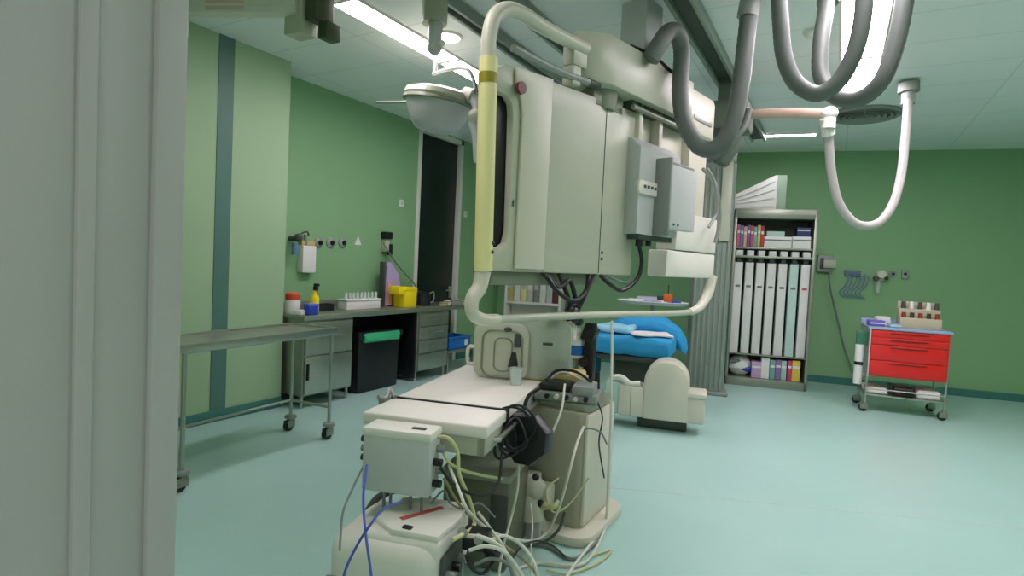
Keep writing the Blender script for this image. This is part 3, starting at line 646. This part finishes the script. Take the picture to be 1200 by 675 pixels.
MB().cyl((0, -.14, .02), (0, 0, .02), .055).box(-.07, .08, -.08, 0, -.07, .0, .01).build('body', CREAM, t); MB().cyl((-.05, -.12, -.04), (-.05, -.02, -.04), .03).build('valve', DKG, t); MB().ball((.07, -.1, -.03), .03).build('valve', DKG, t); MB().cyl((-.02, -.08, -.07), (-.02, -.08, -.24), .028).build('flow_tube', CLEAR, t)
for px, lb_, sc in ((1046, 'small round grey outlet on the back wall, left of the rectangular one', 0), (1060, 'rectangular grey outlet on the back wall above the red trolley', 1)):
    t = bw('wall_outlet', lb_, 'outlet', px, 321)
    (MB().box(-.04, .04, -.03, 0, -.07, .06, .008) if sc else MB().cyl((0, -.03, 0), (0, 0, 0), .045)).build('plate', GREYM, t)
    MB().cyl((0, -.035, 0), (0, -.028, 0), .02).build('hole', BLACK, t)

# ================================================================== RED CART
CO = (.35, 7.80, 0)
RC = thing('red_trolley', 'red drawer trolley on castors by the back wall at the right edge', 'trolley', CO, ANG*.6)
RW, RD = .78, .5
MB().box(.02, RW, 0, RD, .42, .955, .01).build('body', RED, RC)
for za, zb in ((.43, .60), (.61, .78), (.79, .865), (.875, .945)):
    d_ = MB().box(.035, RW-.015, -.014, .01, za, zb, .006).build('drawer', RED, RC)
    MB().box(.22, RW-.2, -.024, -.012, zb-.028, zb-.014, .003).build('handle', mat('dark_red_grip', (130, 20, 24), .4), d_)
MB().box(.0, RW+.02, -.02, RD+.02, .955, .985, .006).box(.0, RW+.02, RD, RD+.02, .985, 1.05, .004).build('top', mat('pale_blue_top', (150, 170, 200), .4), RC)
for x in (.02, RW):
    for y in (.02, RD-.02):
        MB().cyl((x, y, .11), (x, y, .96), .013, seg=12).build('leg', STEEL, RC); caster(RC, x, y, BLACK, .045)
MB().box(.0, RW+.02, 0, RD, .19, .205, .003).tube([(0.02, 0, .27), (RW, 0, .27)], .008, smooth=False).build('lower_shelf', STEEL, RC)
MB().box(.015, .03, -.01, RD, .40, .97, .004).build('side_panel', GREYB, RC)
Mr = Matrix.Translation(CO) @ Matrix.Rotation(ANG*.6, 4, 'Z')
def cr(x, y, z): return tuple(Mr @ Vector((x, y, z)))
t = thing('bottle_rack', 'beige rack crowded with dark vials on top of the red trolley', 'rack', cr(.50, .12, .986), ANG*.6)
MB().box(-.18, .22, -.02, .16, 0, .12, .006).box(-.18, .22, .16, .18, 0, .30, .006).box(-.18, .22, .07, .16, .1, .22, .004).build('rack', mat('beige_rack', (186, 176, 150), .5), t)
for k in range(5):
    MB().cyl((-.14+k*.08, .025, .12), (-.14+k*.08, .025, .18), .024, .02, 10).build('vial', mat('vial_dark', (60, 60, 50), .3) if k % 2 else mat('vial_red', (150, 50, 44), .4), t)
for k in range(5):
    MB().cyl((-.13+k*.08, .115, .22), (-.13+k*.08, .115, .30), .026, .02, 10).build('vial', DKG if k % 2 == 0 else PAPER, t)
for x, y, w_, d_, h_, c, nm, lb_ in ((.10, .06, .16, .12, .07, mat('periwinkle', (110, 100, 190), .5), 'glove_box', 'purple-blue packet at the left end of the red trolley top'),
                                     (.18, .18, .14, .10, .11, PAPER, 'white_packet', 'white packet behind the purple-blue one on the red trolley top'),
                                     (.27, .03, .12, .10, .04, mat('sky_packet', (150, 190, 215), .5), 'blue_packet', 'light blue flat packet before the vial rack on the red trolley')):
    t = thing(nm, lb_, 'packet', cr(x, y, .986), ANG*.6+.2); MB().box(-w_/2, w_/2, 0, d_, 0, h_, .012).jitter(.003).build('body', c, t); MB().box(-w_/2-.002, w_/2+.002, -.002, d_*.3, h_*.4, h_*.6, .002).build('band', PAPER, t)
for x, w_, h_, c, nm, lb_ in ((.12, .22, .07, PAPER, 'linen_pack', 'white linen pack on the lower shelf of the red trolley, left'), (.38, .2, .10, BLACK, 'black_case', 'black case on the lower shelf of the red trolley, between white packs'), (.62, .22, .09, PAPER, 'linen_pack', 'white linen pack on the lower shelf of the red trolley, right')):
    t = thing(nm, lb_, 'pack', cr(x+.02, .06, .206), ANG*.6); MB().box(-w_/2, w_/2, 0, .34, 0, h_, .02, 3).jitter(.004).build('body', c, t); MB().box(-w_/2-.003, w_/2+.003, .1, .13, 0, h_+.003, .003).build('strap', GREYM, t)
t = thing('hanging_holder', 'narrow white roll holder hung on the left side of the red trolley', 'holder', cr(-.06, .10, .30), ANG*.6)
MB().cyl((0, 0, 0), (0, 0, .22), .045).cyl((0, 0, .26), (0, 0, .46), .045).build('roll', PAPER, t); MB().cyl((0, 0, .22), (0, 0, .26), .047).build('band', BLACK, t); MB().box(-.04, .07, -.03, .03, .46, .62, .008).build('green_clip', mat('green_clip', (60, 120, 90), .4), t)
MB().box(.03, .075, -.02, .02, .1, .14).build('hook', STEEL, t)

# ================================================================== PATIENT TABLE (centre)
TR = math.radians(14.0)
TB = (-1.84, 1.96, 0)
tb = thing('procedure_table', 'cream angiography table with a pedestal, in the foreground centre', 'table', TB, TR)
top = MB().box(0, .595, 0, 1.50, .745, .80, .010, 3).build('tabletop', mat('white_tabletop', (228, 224, 214), .4), tb); top['label'] = 'flat white tabletop'
MB().box(-.012, .607, .30, .315, .742, .808, .002).build('strap', BLACK, tb)
MB().box(.03, .58, .02, .06, .66, .746, .006).box(.54, .58, .02, .30, .66, .746, .006).box(.03, .56, .10, 1.2, .70, .746, .006).build('support_frame', CREAMD, tb)
MB().tube([(-.03, .20, .82), (-.01, .24, .81), (-.02, .30, .84), (.02, .28, .81)], .012).box(-.04, .0, .22, .28, .77, .81, .006).build('clamp', GREYM, tb)
MB().box(.28, .60, .62, .90, .60, .744, .02).build('carriage', GREYM, tb)
MB().tube([(.60, .1, .72), (.62, .1, .72), (.62, 1.4, .72), (.60, 1.4, .72)], .012, smooth=False).build('side_rail', STEEL, tb)
# pedestal in world coordinates
pb = MB().prism(rrect(-1.64, -1.15, 2.95, 3.42, .05), .05, .70, 'z', .012).build('pedestal', mat('shade_toned_enamel', (156, 154, 134), .4), tb, world=True)  # body colour darkened partly for the front's shade; lit side stays cream
MB().box(-1.158, -1.138, 2.97, 3.40, .07, .69, .006).build('lit_side_cover', CREAM, tb, world=True)  # separate cream skin carries the lighter tone of the lit side
MB().prism(rrect(-1.70, -1.06, 2.84, 3.50, .12), 0, .055, 'z', .012).build('plinth', CREAM, tb, world=True)
MB().prism(rrect(-1.60, -1.14, 2.98, 3.40, .04), .70, .74, 'z', .006).build('upper_plate', OLG, tb, world=True)
# drive unit under the table
du = thing('drive_unit', 'olive grey equipment module on the floor under the table front', 'equipment', (-1.5, 2.58, 0), TR)
MB().box(-.20, .14, -.20, .22, 0, .46, .015).build('body', mat('olive_grey_unit', (100, 104, 84), .45), du); MB().box(-.21, .15, -.21, .23, .44, .48, .01).build('top', OLG, du); MB().box(.05, .14, -.205, -.19, .1, .38, .004).build('side_panel', DKG, du)
for i, (p, r, c) in enumerate(((at(622, 568, y=2.82), .05, CREAM), )):
    v = thing('valve_assembly', 'white fitting with black knobs on the front of the table pedestal', 'fitting', tuple(p))
    MB().ball((0, .02, -.02), .07, (1.2, .8, 1)).cyl((-.03, .05, .05), (0, .02, -.20), .06, .075).box(.0, .1, .0, .12, -.13, .0, .02).build('body', CREAM, v)
    for q in ((612, 567), (628, 559), (634, 590)):
        MB().ball(at(*q, y=2.76), .020).build('knob', BLACK, v, world=True)
    MB().tube([at(636, 592, y=2.76), at(648, 594, y=2.75), at(655, 588, y=2.78)], .016).build('nozzle', CABY, v, world=True)
    MB().box(-.05, .07, .0, .1, -.40, -.19, .03).build('foot', GREYB, v)

# upper gear on the table: acrylic panel, posts, pad, bottle
pn = thing('acrylic_panel', 'rounded grey acrylic control panel standing at the table side', 'panel', tuple(at(609, 410, y=3.1)), math.radians(20))
MB().prism(rrect(-.29, .31, -.17, .20, .07), 0, .03, 'y', .008).build('plate', PADP, pn)
MB().prism(rrect(-.28, .06, -.18, .16, .07), -.035, 0, 'y', .01).build('raised_panel', CREAMD, pn)
MB().tube([(x, -.038, z) for x, z in rrect(-.225, .02, -.165, .115, .06)], .007, 6, closed=True, n=2).tube([(x, -.038, z) for x, z in rrect(-.15, -.04, -.13, .07, .04)], .005, 6, closed=True, n=2).build('groove', OLG, pn)
MB().box(-.03, .01, -.05, -.03, .02, .10, .005).ball((-.07, -.045, .125), .018, (1.4, .6, .8)).build('button', DKG, pn); MB().box(.14, .20, -.006, .002, .04, .055).build('slot', DKG, pn)
MB().prism([(-.06, -.10), (.0, -.10), (-.015, -.01), (-.04, -.01)], -.065, -.035, 'y', .006).build('black_pointer', BLACK, pn)
MB().tube([(-.27, -.02, -.10), (-.31, -.02, -.10), (-.32, -.02, -.05), (-.31, -.02, .0), (-.27, -.02, .0)], .012).build('handle', CREAM, pn)
MB().cyl((-.02, -.02, -.19), (-.02, -.02, -.31), .035, .03).build('mounting_post', GREYB, pn)
t = thing('arm_pad', 'tan padded rest lying on the table behind the acrylic panel', 'pad', tuple(at(640, 440, y=3.25)), .3)
MB().box(-.18, .24, -.10, .12, -.02, .04, .02, 3).build('pad', TAN, t)
t = bottle('saline_bottle', 'small white bottle with a blue label beside the black upright device', at(675, 419, y=3.5).x, 3.5, at(675, 419, y=3.5).z, .05, .17, PAPER, WHITEP, .02)
MB().lathe([(.0515, .02), (.0515, .085)]).build('paper_label', BLUEC, t)
MB().cyl((0, 0, 0), (0, 0, -.16), .02).build('stem', GREYM, t)
up = thing('black_upright_device', 'black upright rail device clamped to the table, before the blue drapes', 'device', tuple(at(692, 470, y=3.5)))
z0 = at(692, 470, y=3.5).z; z1 = at(690, 378, y=3.5).z; xx = at(691, 420, y=3.5).x
MB().box(xx-.035, xx+.035, 3.47, 3.53, z0, z1, .012).box(xx-.05, xx+.04, 3.46, 3.54, z1-.12, z1-.02, .012, ry=.35).build('post', BLACK, up, world=True)
MB().cyl((xx-.02, 3.475, z1-.25), (xx-.02, 3.43, z1-.25), .03).build('knob', BLACK, up, world=True); MB().ball((xx+.05, 3.46, z0+.1), .03).build('knob', BLACK, up, world=True)
MB().box(xx-.16, xx+.02, 3.42, 3.54, z0-.02, z0+.05, .015).build('clamp', DKG, up, world=True)
q = at(652, 455, y=3.15)
cl = thing('black_clamp', 'black rail clamp with a short upright, right of the acrylic panel', 'clamp', (q.x, 3.15, .80))
MB().box(q.x-.03, q.x+.03, 3.12, 3.18, .80, q.z+.05, .01).build('post', BLACK, cl, world=True); MB().box(q.x-.065, q.x+.045, 3.09, 3.19, q.z-.03, q.z+.02, .012).build('block', BLACK, cl, world=True)
q = at(604, 455, y=2.95)
cu = thing('clear_cup', 'hazy clear cup standing on the table edge under the panel', 'cup', (q.x, 2.95, .80))
MB().lathe([(0, 0), (.03, 0), (.042, .10), (.036, .10), (.027, .008), (0, .008)]).build('cup', CLEAR, cu)
# gear on the pedestal top: small boxes with knobs
gr = thing('control_rail_box', 'cluttered grey control box with small knobs on the right table rail', 'control box', (-1.30, 3.10, .74), TR)
MB().box(-.20, .16, -.12, .16, 0, .05, .01).box(.02, .14, -.14, .06, .05, .10, .01).build('box', GREYM, gr)
MB().box(-.18, .0, -.10, .08, .05, .09, .015).build('black_pad', BLACK, gr)
for k in range(5): MB().cyl((-.12+k*.055, -.118, .03), (-.12+k*.055, -.15, .03), .013).build('knob', (BLACK, CREAM)[k % 2], gr)
for k, (x, y, c) in enumerate(((-.16, .12, CREAM), (-.06, .13, STEEL), (.06, .12, CREAM), (.13, .10, BLACK))): MB().cyl((x, y, .048), (x, y, .12+.03*(k % 2)), .02, .014, 12).build('connector', c, gr)
MB().tube([(-.15, -.05, .08), (-.10, .0, .15), (.02, -.02, .16), (.12, .02, .09)], .008).build('cord', CABB, gr); MB().tube([(-.18, .05, .05), (-.08, .08, .13), (.05, .06, .10), (.14, .0, .10)], .006).build('cord', CABW, gr)

# black pouch with coiled cable
q = at(615, 512, y=2.52)
pc = thing('hanging_pouch', 'black pouch with a coil of black cable hanging from the table side', 'pouch', (q.x, 2.52, q.z))
MB().prism([(-.11, .10), (.06, .12), (.14, .05), (.13, -.05), (.05, -.13), (-.04, -.13), (-.10, -.05)], -.04, .04, 'y', .015).jitter(.004).build('pouch', BLACK, pc)
for k, (px, py, ra, rb) in enumerate(((599, 505, .085, .12), (607, 500, .075, .105), (591, 512, .05, .11), (602, 510, .06, .08))):
    c = at(px, py, y=2.44-.012*k); MB().tube([c+_r*(ra*math.cos(a_*PI/6))+Vector((.012*math.sin(a_+k), .012*math.cos(a_+k), rb*math.sin(a_*PI/6))) for a_ in range(12)], .0065, 8, n=3, closed=True).build('cable_coil', CABB, pc, world=True)
MB().tube([(-.02, 0, .12), (.0, .02, .20), (.04, .06, .24)], .01).build('strap', BLACK, pc)

# ------------------------------------------------------------------ connection box at table end
BXO = (-1.685, 1.80, .525)
bx = thing('connection_box', 'light grey connection box mounted at the near end of the table, over the white machine', 'box', BXO, math.radians(17))
MB().box(0, .30, 0, .13, 0, .265, .012).build('case', GREYB, bx); MB().box(-.004, .304, -.004, .14, .232, .27, .012).build('lid', WHITEP, bx)
MB().box(.20, .26, .04, .06, .268, .276, .002).build('lid_catch', DKG, bx)
MB().box(.05, .26, .125, .20, .10, .20, .004).build('mounting_bracket', GREYM, bx)
for k in range(4):
    MB().cyl((.298, .05+.035*(k % 2), .05+.045*k), (.335, .05+.035*(k % 2), .05+.045*k), .016, seg=12).build('connector', (BLACK, GREYM)[k % 2], bx)
    if k < 3: MB().cyl((.002, .06, .12+.04*k), (-.03, .06, .12+.04*k), .014, seg=12).build('connector', (BLACK, GREYM)[k % 2], bx)
for k, x in enumerate((.08, .11, .20, .25)): MB().cyl((x, .06, .003), (x, .06, -.13), .007, seg=8).build('bottom_cable', CABG, bx)

# ------------------------------------------------------------------ white machine
MO = (-1.70, 1.62, 0)
wm = thing('white_machine', 'white rounded floor-standing machine with a domed lid, at the bottom foreground', 'machine', MO, math.radians(15))
body = [(.0, 0), (.40, 0), (.40, .30), (.385, .345), (.33, .375), (.10, .40), (.05, .385), (.02, .35), (0, .29)]
MB().box(0, .47, 0, .42, 0, .41, .085, 5).box(.14, .47, .04, .42, .2, .425, .03, 3).build('housing', WHITEP, wm)
MB().box(.02, .45, -.012, .004, .235, .245, .003).build('seam', OLG, wm)
MB().box(.02, .45, -.010, .004, .03, .22, .01).build('front_panel', WHITEP, wm)
lid = MB().prism([(.15, .13), (.26, .05), (.46, .05), (.485, .25), (.46, .39), (.26, .39), (.15, .28)], .415, .445, 'z', .012, M=Matrix.Translation((0, 0, .0))).build('lid', WHITEP, wm)
MB().box(.22, .42, .21, .235, .444, .4475, .0, rz=.95).build('red_mark', REDL, lid); MB().box(.30, .34, .065, .09, .444, .453, .004, rz=-.1).build('catch', BLACK, lid)
MB().tube([(.02, .30, .36), (.05, .36, .42), (.14, .40, .455), (.22, .40, .45), (.28, .40, .43)], .016).build('carry_handle', DKG, wm)
MB().box(.47, .485, .05, .30, .10, .36, .01).build('connector_panel', DKG, wm)
for k in range(6): MB().cyl((.48, .09+.07*(k % 3), .18+.1*(k//3)), (.52, .09+.07*(k % 3), .18+.1*(k//3)), .018, seg=10).build('plug', (BLACK, GREYM)[k % 2], wm)

# ------------------------------------------------------------------ blue-draped bed and detector
bd = thing('draped_bed', 'second table covered with bright blue drapes behind the patient table', 'bed', (-1.88, 6.15, 0), math.radians(8))
MB().box(-.36, .36, -.20, .42, .53, .59, .02).build('bed_top', DKG, bd)
MB().box(-.2, .2, -.02, .30, .05, .60, .02).build('bed_base', DKG, bd); MB().box(-.3, .3, -.1, .38, 0, .06, .02).build('foot', GREYM, bd)
def cloth_block(name, label, x0, x1, y0, y1, z0, z1, bev, jit, seed, m_, rz=0, sag=0, cat='drape'):
    b = bmesh.new(); bmesh.ops.create_cube(b, size=1)
    for v in b.verts: v.co = Vector((v.co.x*(x1-x0), v.co.y*(y1-y0), v.co.z*(z1-z0)))
    bmesh.ops.bevel(b, geom=b.edges[:], offset=bev, segments=3, profile=.5, affect='EDGES')
    bmesh.ops.subdivide_edges(b, edges=b.edges[:], cuts=4, use_grid_fill=True)
    rnd = random.Random(seed); ph = rnd.uniform(0, 6)
    for v in b.verts:
        u_ = v.co.x/(x1-x0)*2
        v.co.z += jit*math.sin(v.co.x*23+ph+v.co.y*9)+.5*jit*math.sin(v.co.x*51+v.co.y*37) - sag*abs(u_)**3
        v.co.y += jit*math.sin(v.co.x*31+v.co.z*17+ph)
    m = MB(); m._merge(b, Matrix.Translation(((x0+x1)/2, (y0+y1)/2, (z0+z1)/2)) @ Matrix.Rotation(rz, 4, 'Z'))
    o = m.build(name, m_); o.matrix_basis = bd.matrix_basis.copy(); return tag(o, label, cat)
cloth_block('folded_drape', 'thick blue folded drape lying on the second table under the white towel', -.40, .42, -.24, .28, .592, .80, .06, .008, 2, BLUE)
cloth_block('rolled_drape', 'bright blue drape rolled along the back of the second table', -.44, .53, .29, .55, .74, .99, .11, .014, 3, BLUE, sag=.22)
cloth_block('white_towel', 'white towel folded slantwise on the blue drape', -.05, .38, -.20, .14, .812, .836, .01, .003, 4, PAPER, rz=.35, cat='towel')
cloth_block('pale_drape', 'pale blue drape heap left of the white towel, on the folded drape', -.42, -.02, -.16, .26, .812, .885, .03, .008, 8, BLUEL)
cloth_block('hanging_drape', 'blue drape hanging down the left end of the second table, behind the black upright', -.50, -.405, -.10, .26, .30, .80, .03, .012, 9, BLUE)
# detector
dt = thing('x_ray_detector', 'pale domed x-ray detector housing low on the floor before the blue drapes', 'detector', (-1.33, 5.45, 0), math.radians(12))
dome = [(-.205, .115), (.205, .115)]+[(.205*math.cos(a_*PI/12), .47+.20*math.sin(a_*PI/12)) for a_ in range(0, 13)]
MB().prism(dome, -.10, .24, 'y', .03).build('dome', CREAM, dt)
MB().box(.19, .345, -.08, .20, .115, .36, .02).box(.19, .36, -.095, .22, .355, .40, .012).build('end_block', CREAM, dt)
MB().box(-.44, -.19, -.08, .18, .115, .41, .03).build('arm_block', CREAM, dt)
MB().box(-.322, -.317, -.083, .18, .12, .40).build('seam', OLG, dt)
MB().box(-.58, -.42, -.06, .2, .12, .44, .03, ry=.12).build('rear_arm', mat('pale_mint_enamel', (180, 204, 194), .4), dt)
MB().tube([(-.52, -.02, .46), (-.42, -.04, .47), (-.34, -.04, .42), (-.24, -.04, .43)], .03).build('grip', WHITEP, dt)
MB().box(-.26, .20, .04, .15, 0, .125, .02).build('foot', DKG, dt)
# instrument tray behind the bumper ring
q = at(765, 354, y=7.15)
TS = 1
ty = thing('instrument_tray', 'oval tray of white and violet packs seen through the bumper ring', 'tray', (q.x, 7.15, q.z-.03), math.radians(12))
MB().lathe([(0, 0), (.34, 0), (.40, .04), (.385, .045), (.33, .012), (0, .012)], M=Matrix.Diagonal((1.1, .7, 1, 1)), seg=36).build('tray', PAPER, ty)
MB().cyl((0, 0, 0), (0, .0, -q.z+.07), .025).cyl((0, 0, -q.z+.08), (0, 0, -q.z+.03), .25, .3).build('stand', STEELD, ty)
for x, y, sx, sy, sz, c, nm, lb_ in ((-.2, -.08, .2, .14, .05, PAPER, 'white_pack', 'white pack at the left of the oval tray'), (-.02, -.14, .22, .12, .035, PURP, 'violet_pack', 'violet pack at the front of the oval tray'), (-.05, .06, .3, .16, .08, mat('hazy_lilac', (190, 190, 214), .5), 'pale_pack', 'pale lilac pack at the back of the oval tray'), (.26, -.02, .16, .14, .05, BLUEK, 'blue_pack', 'dark blue pack at the right of the oval tray')):
    v = Matrix.Translation(ty.location) @ Matrix.Rotation(math.radians(12), 4, 'Z') @ Vector((x, y, .013))
    t = thing(nm, lb_, 'pack', tuple(v), math.radians(12)); MB().box(-sx/2, sx/2, -sy/2, sy/2, 0, sz, .015).jitter(.003).build('body', c, t); MB().box(-sx/2-.002, -sx/4, -sy/2-.002, sy/2+.002, sz*.3, sz*.6, .002).build('band', GREYB, t)
q = at(783, 349, y=6.98)
t = thing('orange_connector', 'small orange connector with a dark end on the oval tray', 'connector', tuple(q))
MB().box(-.05, .05, -.03, .03, -.05, .05, .012).build('body', ORNG, t); MB().box(-.13, -.05, -.02, .02, -.03, .02, .006).build('plug', DKG, t); MB().cyl((0, 0, .05), (0, 0, .15), .008).build('cord', DKG, t)
# row of upright files seen under the monitors
Y0 = yb(-3.7)-.3
sh = thing('file_shelf', 'white shelf of upright files near the back wall, seen under the monitor bank', 'shelf', (-4.25, yb(-4.0)-.42, 0), ANG)
q0, q1 = at(596, 370, y=yb(-4)-.4), at(652, 370, y=yb(-4)-.4)
SX = q0.x-(-4.25); SW = (q1.x-q0.x)
MB().box(SX-.04, SX, 0, .34, 0, 1.45, .004).box(SX+SW, SX+SW+.04, 0, .34, 0, 1.45, .004).box(SX, SX+SW, 0, .34, .86, .90, .004).box(SX, SX+SW, 0, .34, .1, .14, .004).box(SX, SX+SW, .32, .34, .1, 1.45).build('frame', WHITEP, sh)
pos9 = [('tan', TAN), ('white', PAPER), ('pale yellow', YELT), ('cream', CREAM), ('grey', GREYM), ('ivory', WHITEP), ('light grey', GREYB), ('dark brown', BROWN)]
Ms = Matrix.Translation(sh.location) @ Matrix.Rotation(ANG, 4, 'Z')
for k, (nm, c) in enumerate(pos9):
    x = SX+(k+.5)*SW/8; v = Ms @ Vector((x, .03, .901))
    t = thing('file_binder', nm+' upright binder on the white shelf seen under the monitor bank', 'binder', tuple(v), ANG, 'binders on the white shelf')
    MB().box(-SW/17, SW/17, 0, .25, 0, .46-.02*(k % 3), .006).build('cover', c, t); MB().box(-SW/26, SW/26, -.002, .001, .2, .3).build('spine_label', PAPER if k % 2 else GREYB, t)

# ================================================================== LOOSE CABLES
def cable(pts, r, m_, label, n=8):
    o = MB().tube(pts, r*.78, 8, n).build('loose_cable', m_); tag(o, label, 'cable', None); return o
def W3(l): return [at(px, py, y=y) for px, py, y in l]
cable(W3([(434, 532, 1.87), (424, 550, 1.8), (412, 575, 1.7), (402, 600, 1.62), (399, 630, 1.55)])+[at(398, 645, y=1.52)], .006, CABG, 'dark grey cable drooping from the left side of the connection box')
cable(W3([(430, 545, 1.7), (426, 580, 1.60), (428, 620, 1.5), (434, 665, 1.45), (438, 700, 1.42)]), .006, CABU, 'blue cable hanging almost straight down before the white machine')
cable(W3([(470, 588, 1.70), (450, 596, 1.58), (434, 615, 1.50), (418, 640, 1.46), (405, 668, 1.42), (398, 700, 1.40)]), .006, CABU, 'blue cable slanting down to the left before the white machine')
cable(W3([(516, 548, 1.95), (530, 565, 1.95), (550, 578, 2.0), (570, 580, 2.1), (584, 565, 2.2), (588, 535, 2.3), (590, 505, 2.45)]), .009, CABB, 'thick black cable looping from the connection box up to the coil')
cable(W3([(512, 512, 1.97), (526, 514, 1.97), (536, 530, 2.0), (538, 555, 2.0), (548, 580, 2.05), (556, 606, 2.05), (552, 620, 1.95), (530, 633, 1.8)]), .011, CABY, 'yellowish cable arching from the top of the connection box')
cable(W3([(514, 520, 1.97), (530, 545, 2.0), (560, 556, 2.2), (600, 563, 2.5)]), .009, CABY, 'yellowish cable crossing the olive equipment module')
cable(W3([(526, 545, 2.0), (538, 575, 1.95), (550, 600, 1.95), (580, 625, 2.2), (620, 634, 2.5), (640, 625, 2.7), (655, 595, 2.7), (668, 550, 2.7), (676, 520, 2.8), (684, 500, 2.9)]), .009, CABW, 'long off-white cable swinging from the connection box up across the pedestal')
cable(W3([(608, 545, 2.5), (606, 575, 2.45), (598, 610, 2.4), (590, 640, 2.3), (582, 690, 2.2)]), .008, CABW, 'off-white cable hanging straight below the black pouch')
cable(W3([(662, 450, 2.9), (658, 480, 2.8), (648, 505, 2.75), (642, 520, 2.7)]), .008, CABW, 'off-white cord dropping from the table behind the black pouch')
cable(W3([(717, 376, 3.3), (717, 415, 3.25), (716, 455, 3.2), (716, 490, 3.2), (714, 530, 3.2), (713, 560, 3.2), (712, 590, 3.2)])+[at(708, 618, z=.02), at(690, 640, z=.02), at(672, 664, z=.015), at(655, 690, z=.015)], .011, CABW, 'white cable bundle running down the right edge of the pedestal to the floor')
cable(W3([(677, 508, 2.9), (690, 502, 2.93), (704, 507, 3.0), (711, 520, 3.1)]), .007, CABG, 'grey cable arching across the top of the pedestal side')
cable([at(712, 612, z=.03), at(700, 640, z=.015), at(684, 660, z=.015), at(660, 662, z=.015), at(630, 660, z=.012), at(600, 668, z=.012)], .010, CABW, 'white cable curving along the floor from the pedestal corner')
cable([at(700, 635, z=.012), at(672, 655, z=.012), at(640, 640, z=.012), at(610, 640, z=.012), at(590, 660, z=.012)], .012, CABG, 'thick grey cable lying on the floor before the pedestal plinth')
cable(W3([(548, 628, 1.9), (565, 630, 1.9), (585, 640, 1.95), (600, 660, 2.0), (610, 690, 2.0)]), .012, CABW, 'thick white cable bending down from the machine plugs')
cable(W3([(550, 645, 1.85), (570, 640, 1.88), (592, 648, 1.95), (612, 675, 2.0), (620, 700, 2.0)]), .010, CABW, 'white cable just under the thick one, right of the machine')
cable(W3([(546, 650, 1.85), (552, 665, 1.84), (566, 672, 1.86), (580, 655, 1.95), (586, 640, 2.0)]), .009, CABB, 'black cable curled beside the machine plugs')
cable(W3([(560, 600, 2.05), (575, 620, 2.05), (592, 645, 2.05), (606, 690, 2.05)]), .008, CABW, 'off-white cable passing behind the machine to the floor')
cable(W3([(520, 560, 2.02), (536, 588, 2.05), (556, 610, 2.1), (584, 634, 2.15), (618, 660, 2.2), (640, 690, 2.2)]), .008, mat('tan_green_cable', (150, 146, 100), .5), 'tan-green cable strung from the box down right to the floor')
cable(W3([(662, 600, 2.72), (655, 620, 2.70), (640, 634, 2.66), (620, 640, 2.6)]), .010, DKG, 'dark green-grey cable sagging below the white fitting')
cable(W3([(622, 590, 2.68), (624, 615, 2.6), (622, 650, 2.45), (624, 700, 2.3)]), .006, CABW, 'thin off-white cable hanging before the white fitting')
cable([at(640, 668, z=.012), at(665, 672, z=.012), at(700, 660, z=.012), at(716, 645, z=.012), at(690, 652, z=.012)], .007, CABY, 'yellow cable lying on the floor at the bottom centre')
cb_ = thing('cable_hub', 'dark multi-plug hub where cables meet right of the white machine', 'hub', tuple(at(560, 632, y=1.95)), .3)
MB().box(-.06, .05, -.03, .04, -.04, .04, .01).build('block', BLACK, cb_); MB().cyl((-.05, -.03, .03), (-.05, -.06, .05), .018).cyl((.01, -.03, .02), (.02, -.07, .03), .018).build('plug', GREYM, cb_); MB().cyl((.04, -.02, -.02), (.07, -.06, -.03), .018).build('plug', BLACK, cb_)
cable(W3([(556, 662, 1.86), (575, 655, 1.9), (596, 662, 1.95), (604, 690, 1.98)]), .009, CABG, 'grey cable arching low beside the black curled cable')
cable(W3([(572, 636, 2.0), (590, 628, 2.1), (612, 640, 2.2), (628, 665, 2.2), (632, 700, 2.2)]), .010, CABW, 'white cable arching between the machine plugs and the floor, right of the thick one')
cable(W3([(600, 655, 2.1), (612, 640, 2.3), (630, 634, 2.5), (648, 640, 2.6)])+[at(662, 652, z=.02)], .007, CABB, 'thin black cable curving to the pedestal plinth')
cable(W3([(505, 590, 1.98), (520, 575, 2.0), (528, 590, 2.02), (545, 596, 2.05), (562, 590, 2.1), (580, 606, 2.2)]), .006, CABG, 'thin grey cable wriggling between the machine lid and the olive module')
cable(W3([(655, 560, 2.85), (640, 575, 2.8), (648, 600, 2.78), (668, 590, 2.85), (690, 560, 2.9)]), .006, CABY, 'thin yellowish cable looping across the pedestal face')
cable(W3([(700, 470, 3.1), (706, 490, 3.1), (702, 520, 3.1), (708, 560, 3.15)]), .006, CABB, 'thin black cable hanging down the pedestal side cover')
t = thing('white_adapter', 'white adapter dangling under the black cable tangle below the monitors', 'adapter', tuple(at(666, 386, y=3.3)))
MB().box(-.05, .05, -.03, .03, -.07, .05, .015).build('body', WHITEP, t); MB().box(-.03, .02, -.034, -.02, -.04, -.01, .004).build('socket', DKG, t)
MB().tube([(0, 0, .05), (-.02, .01, .12), (.0, .0, .19)], .012).build('cord', CABB, t)
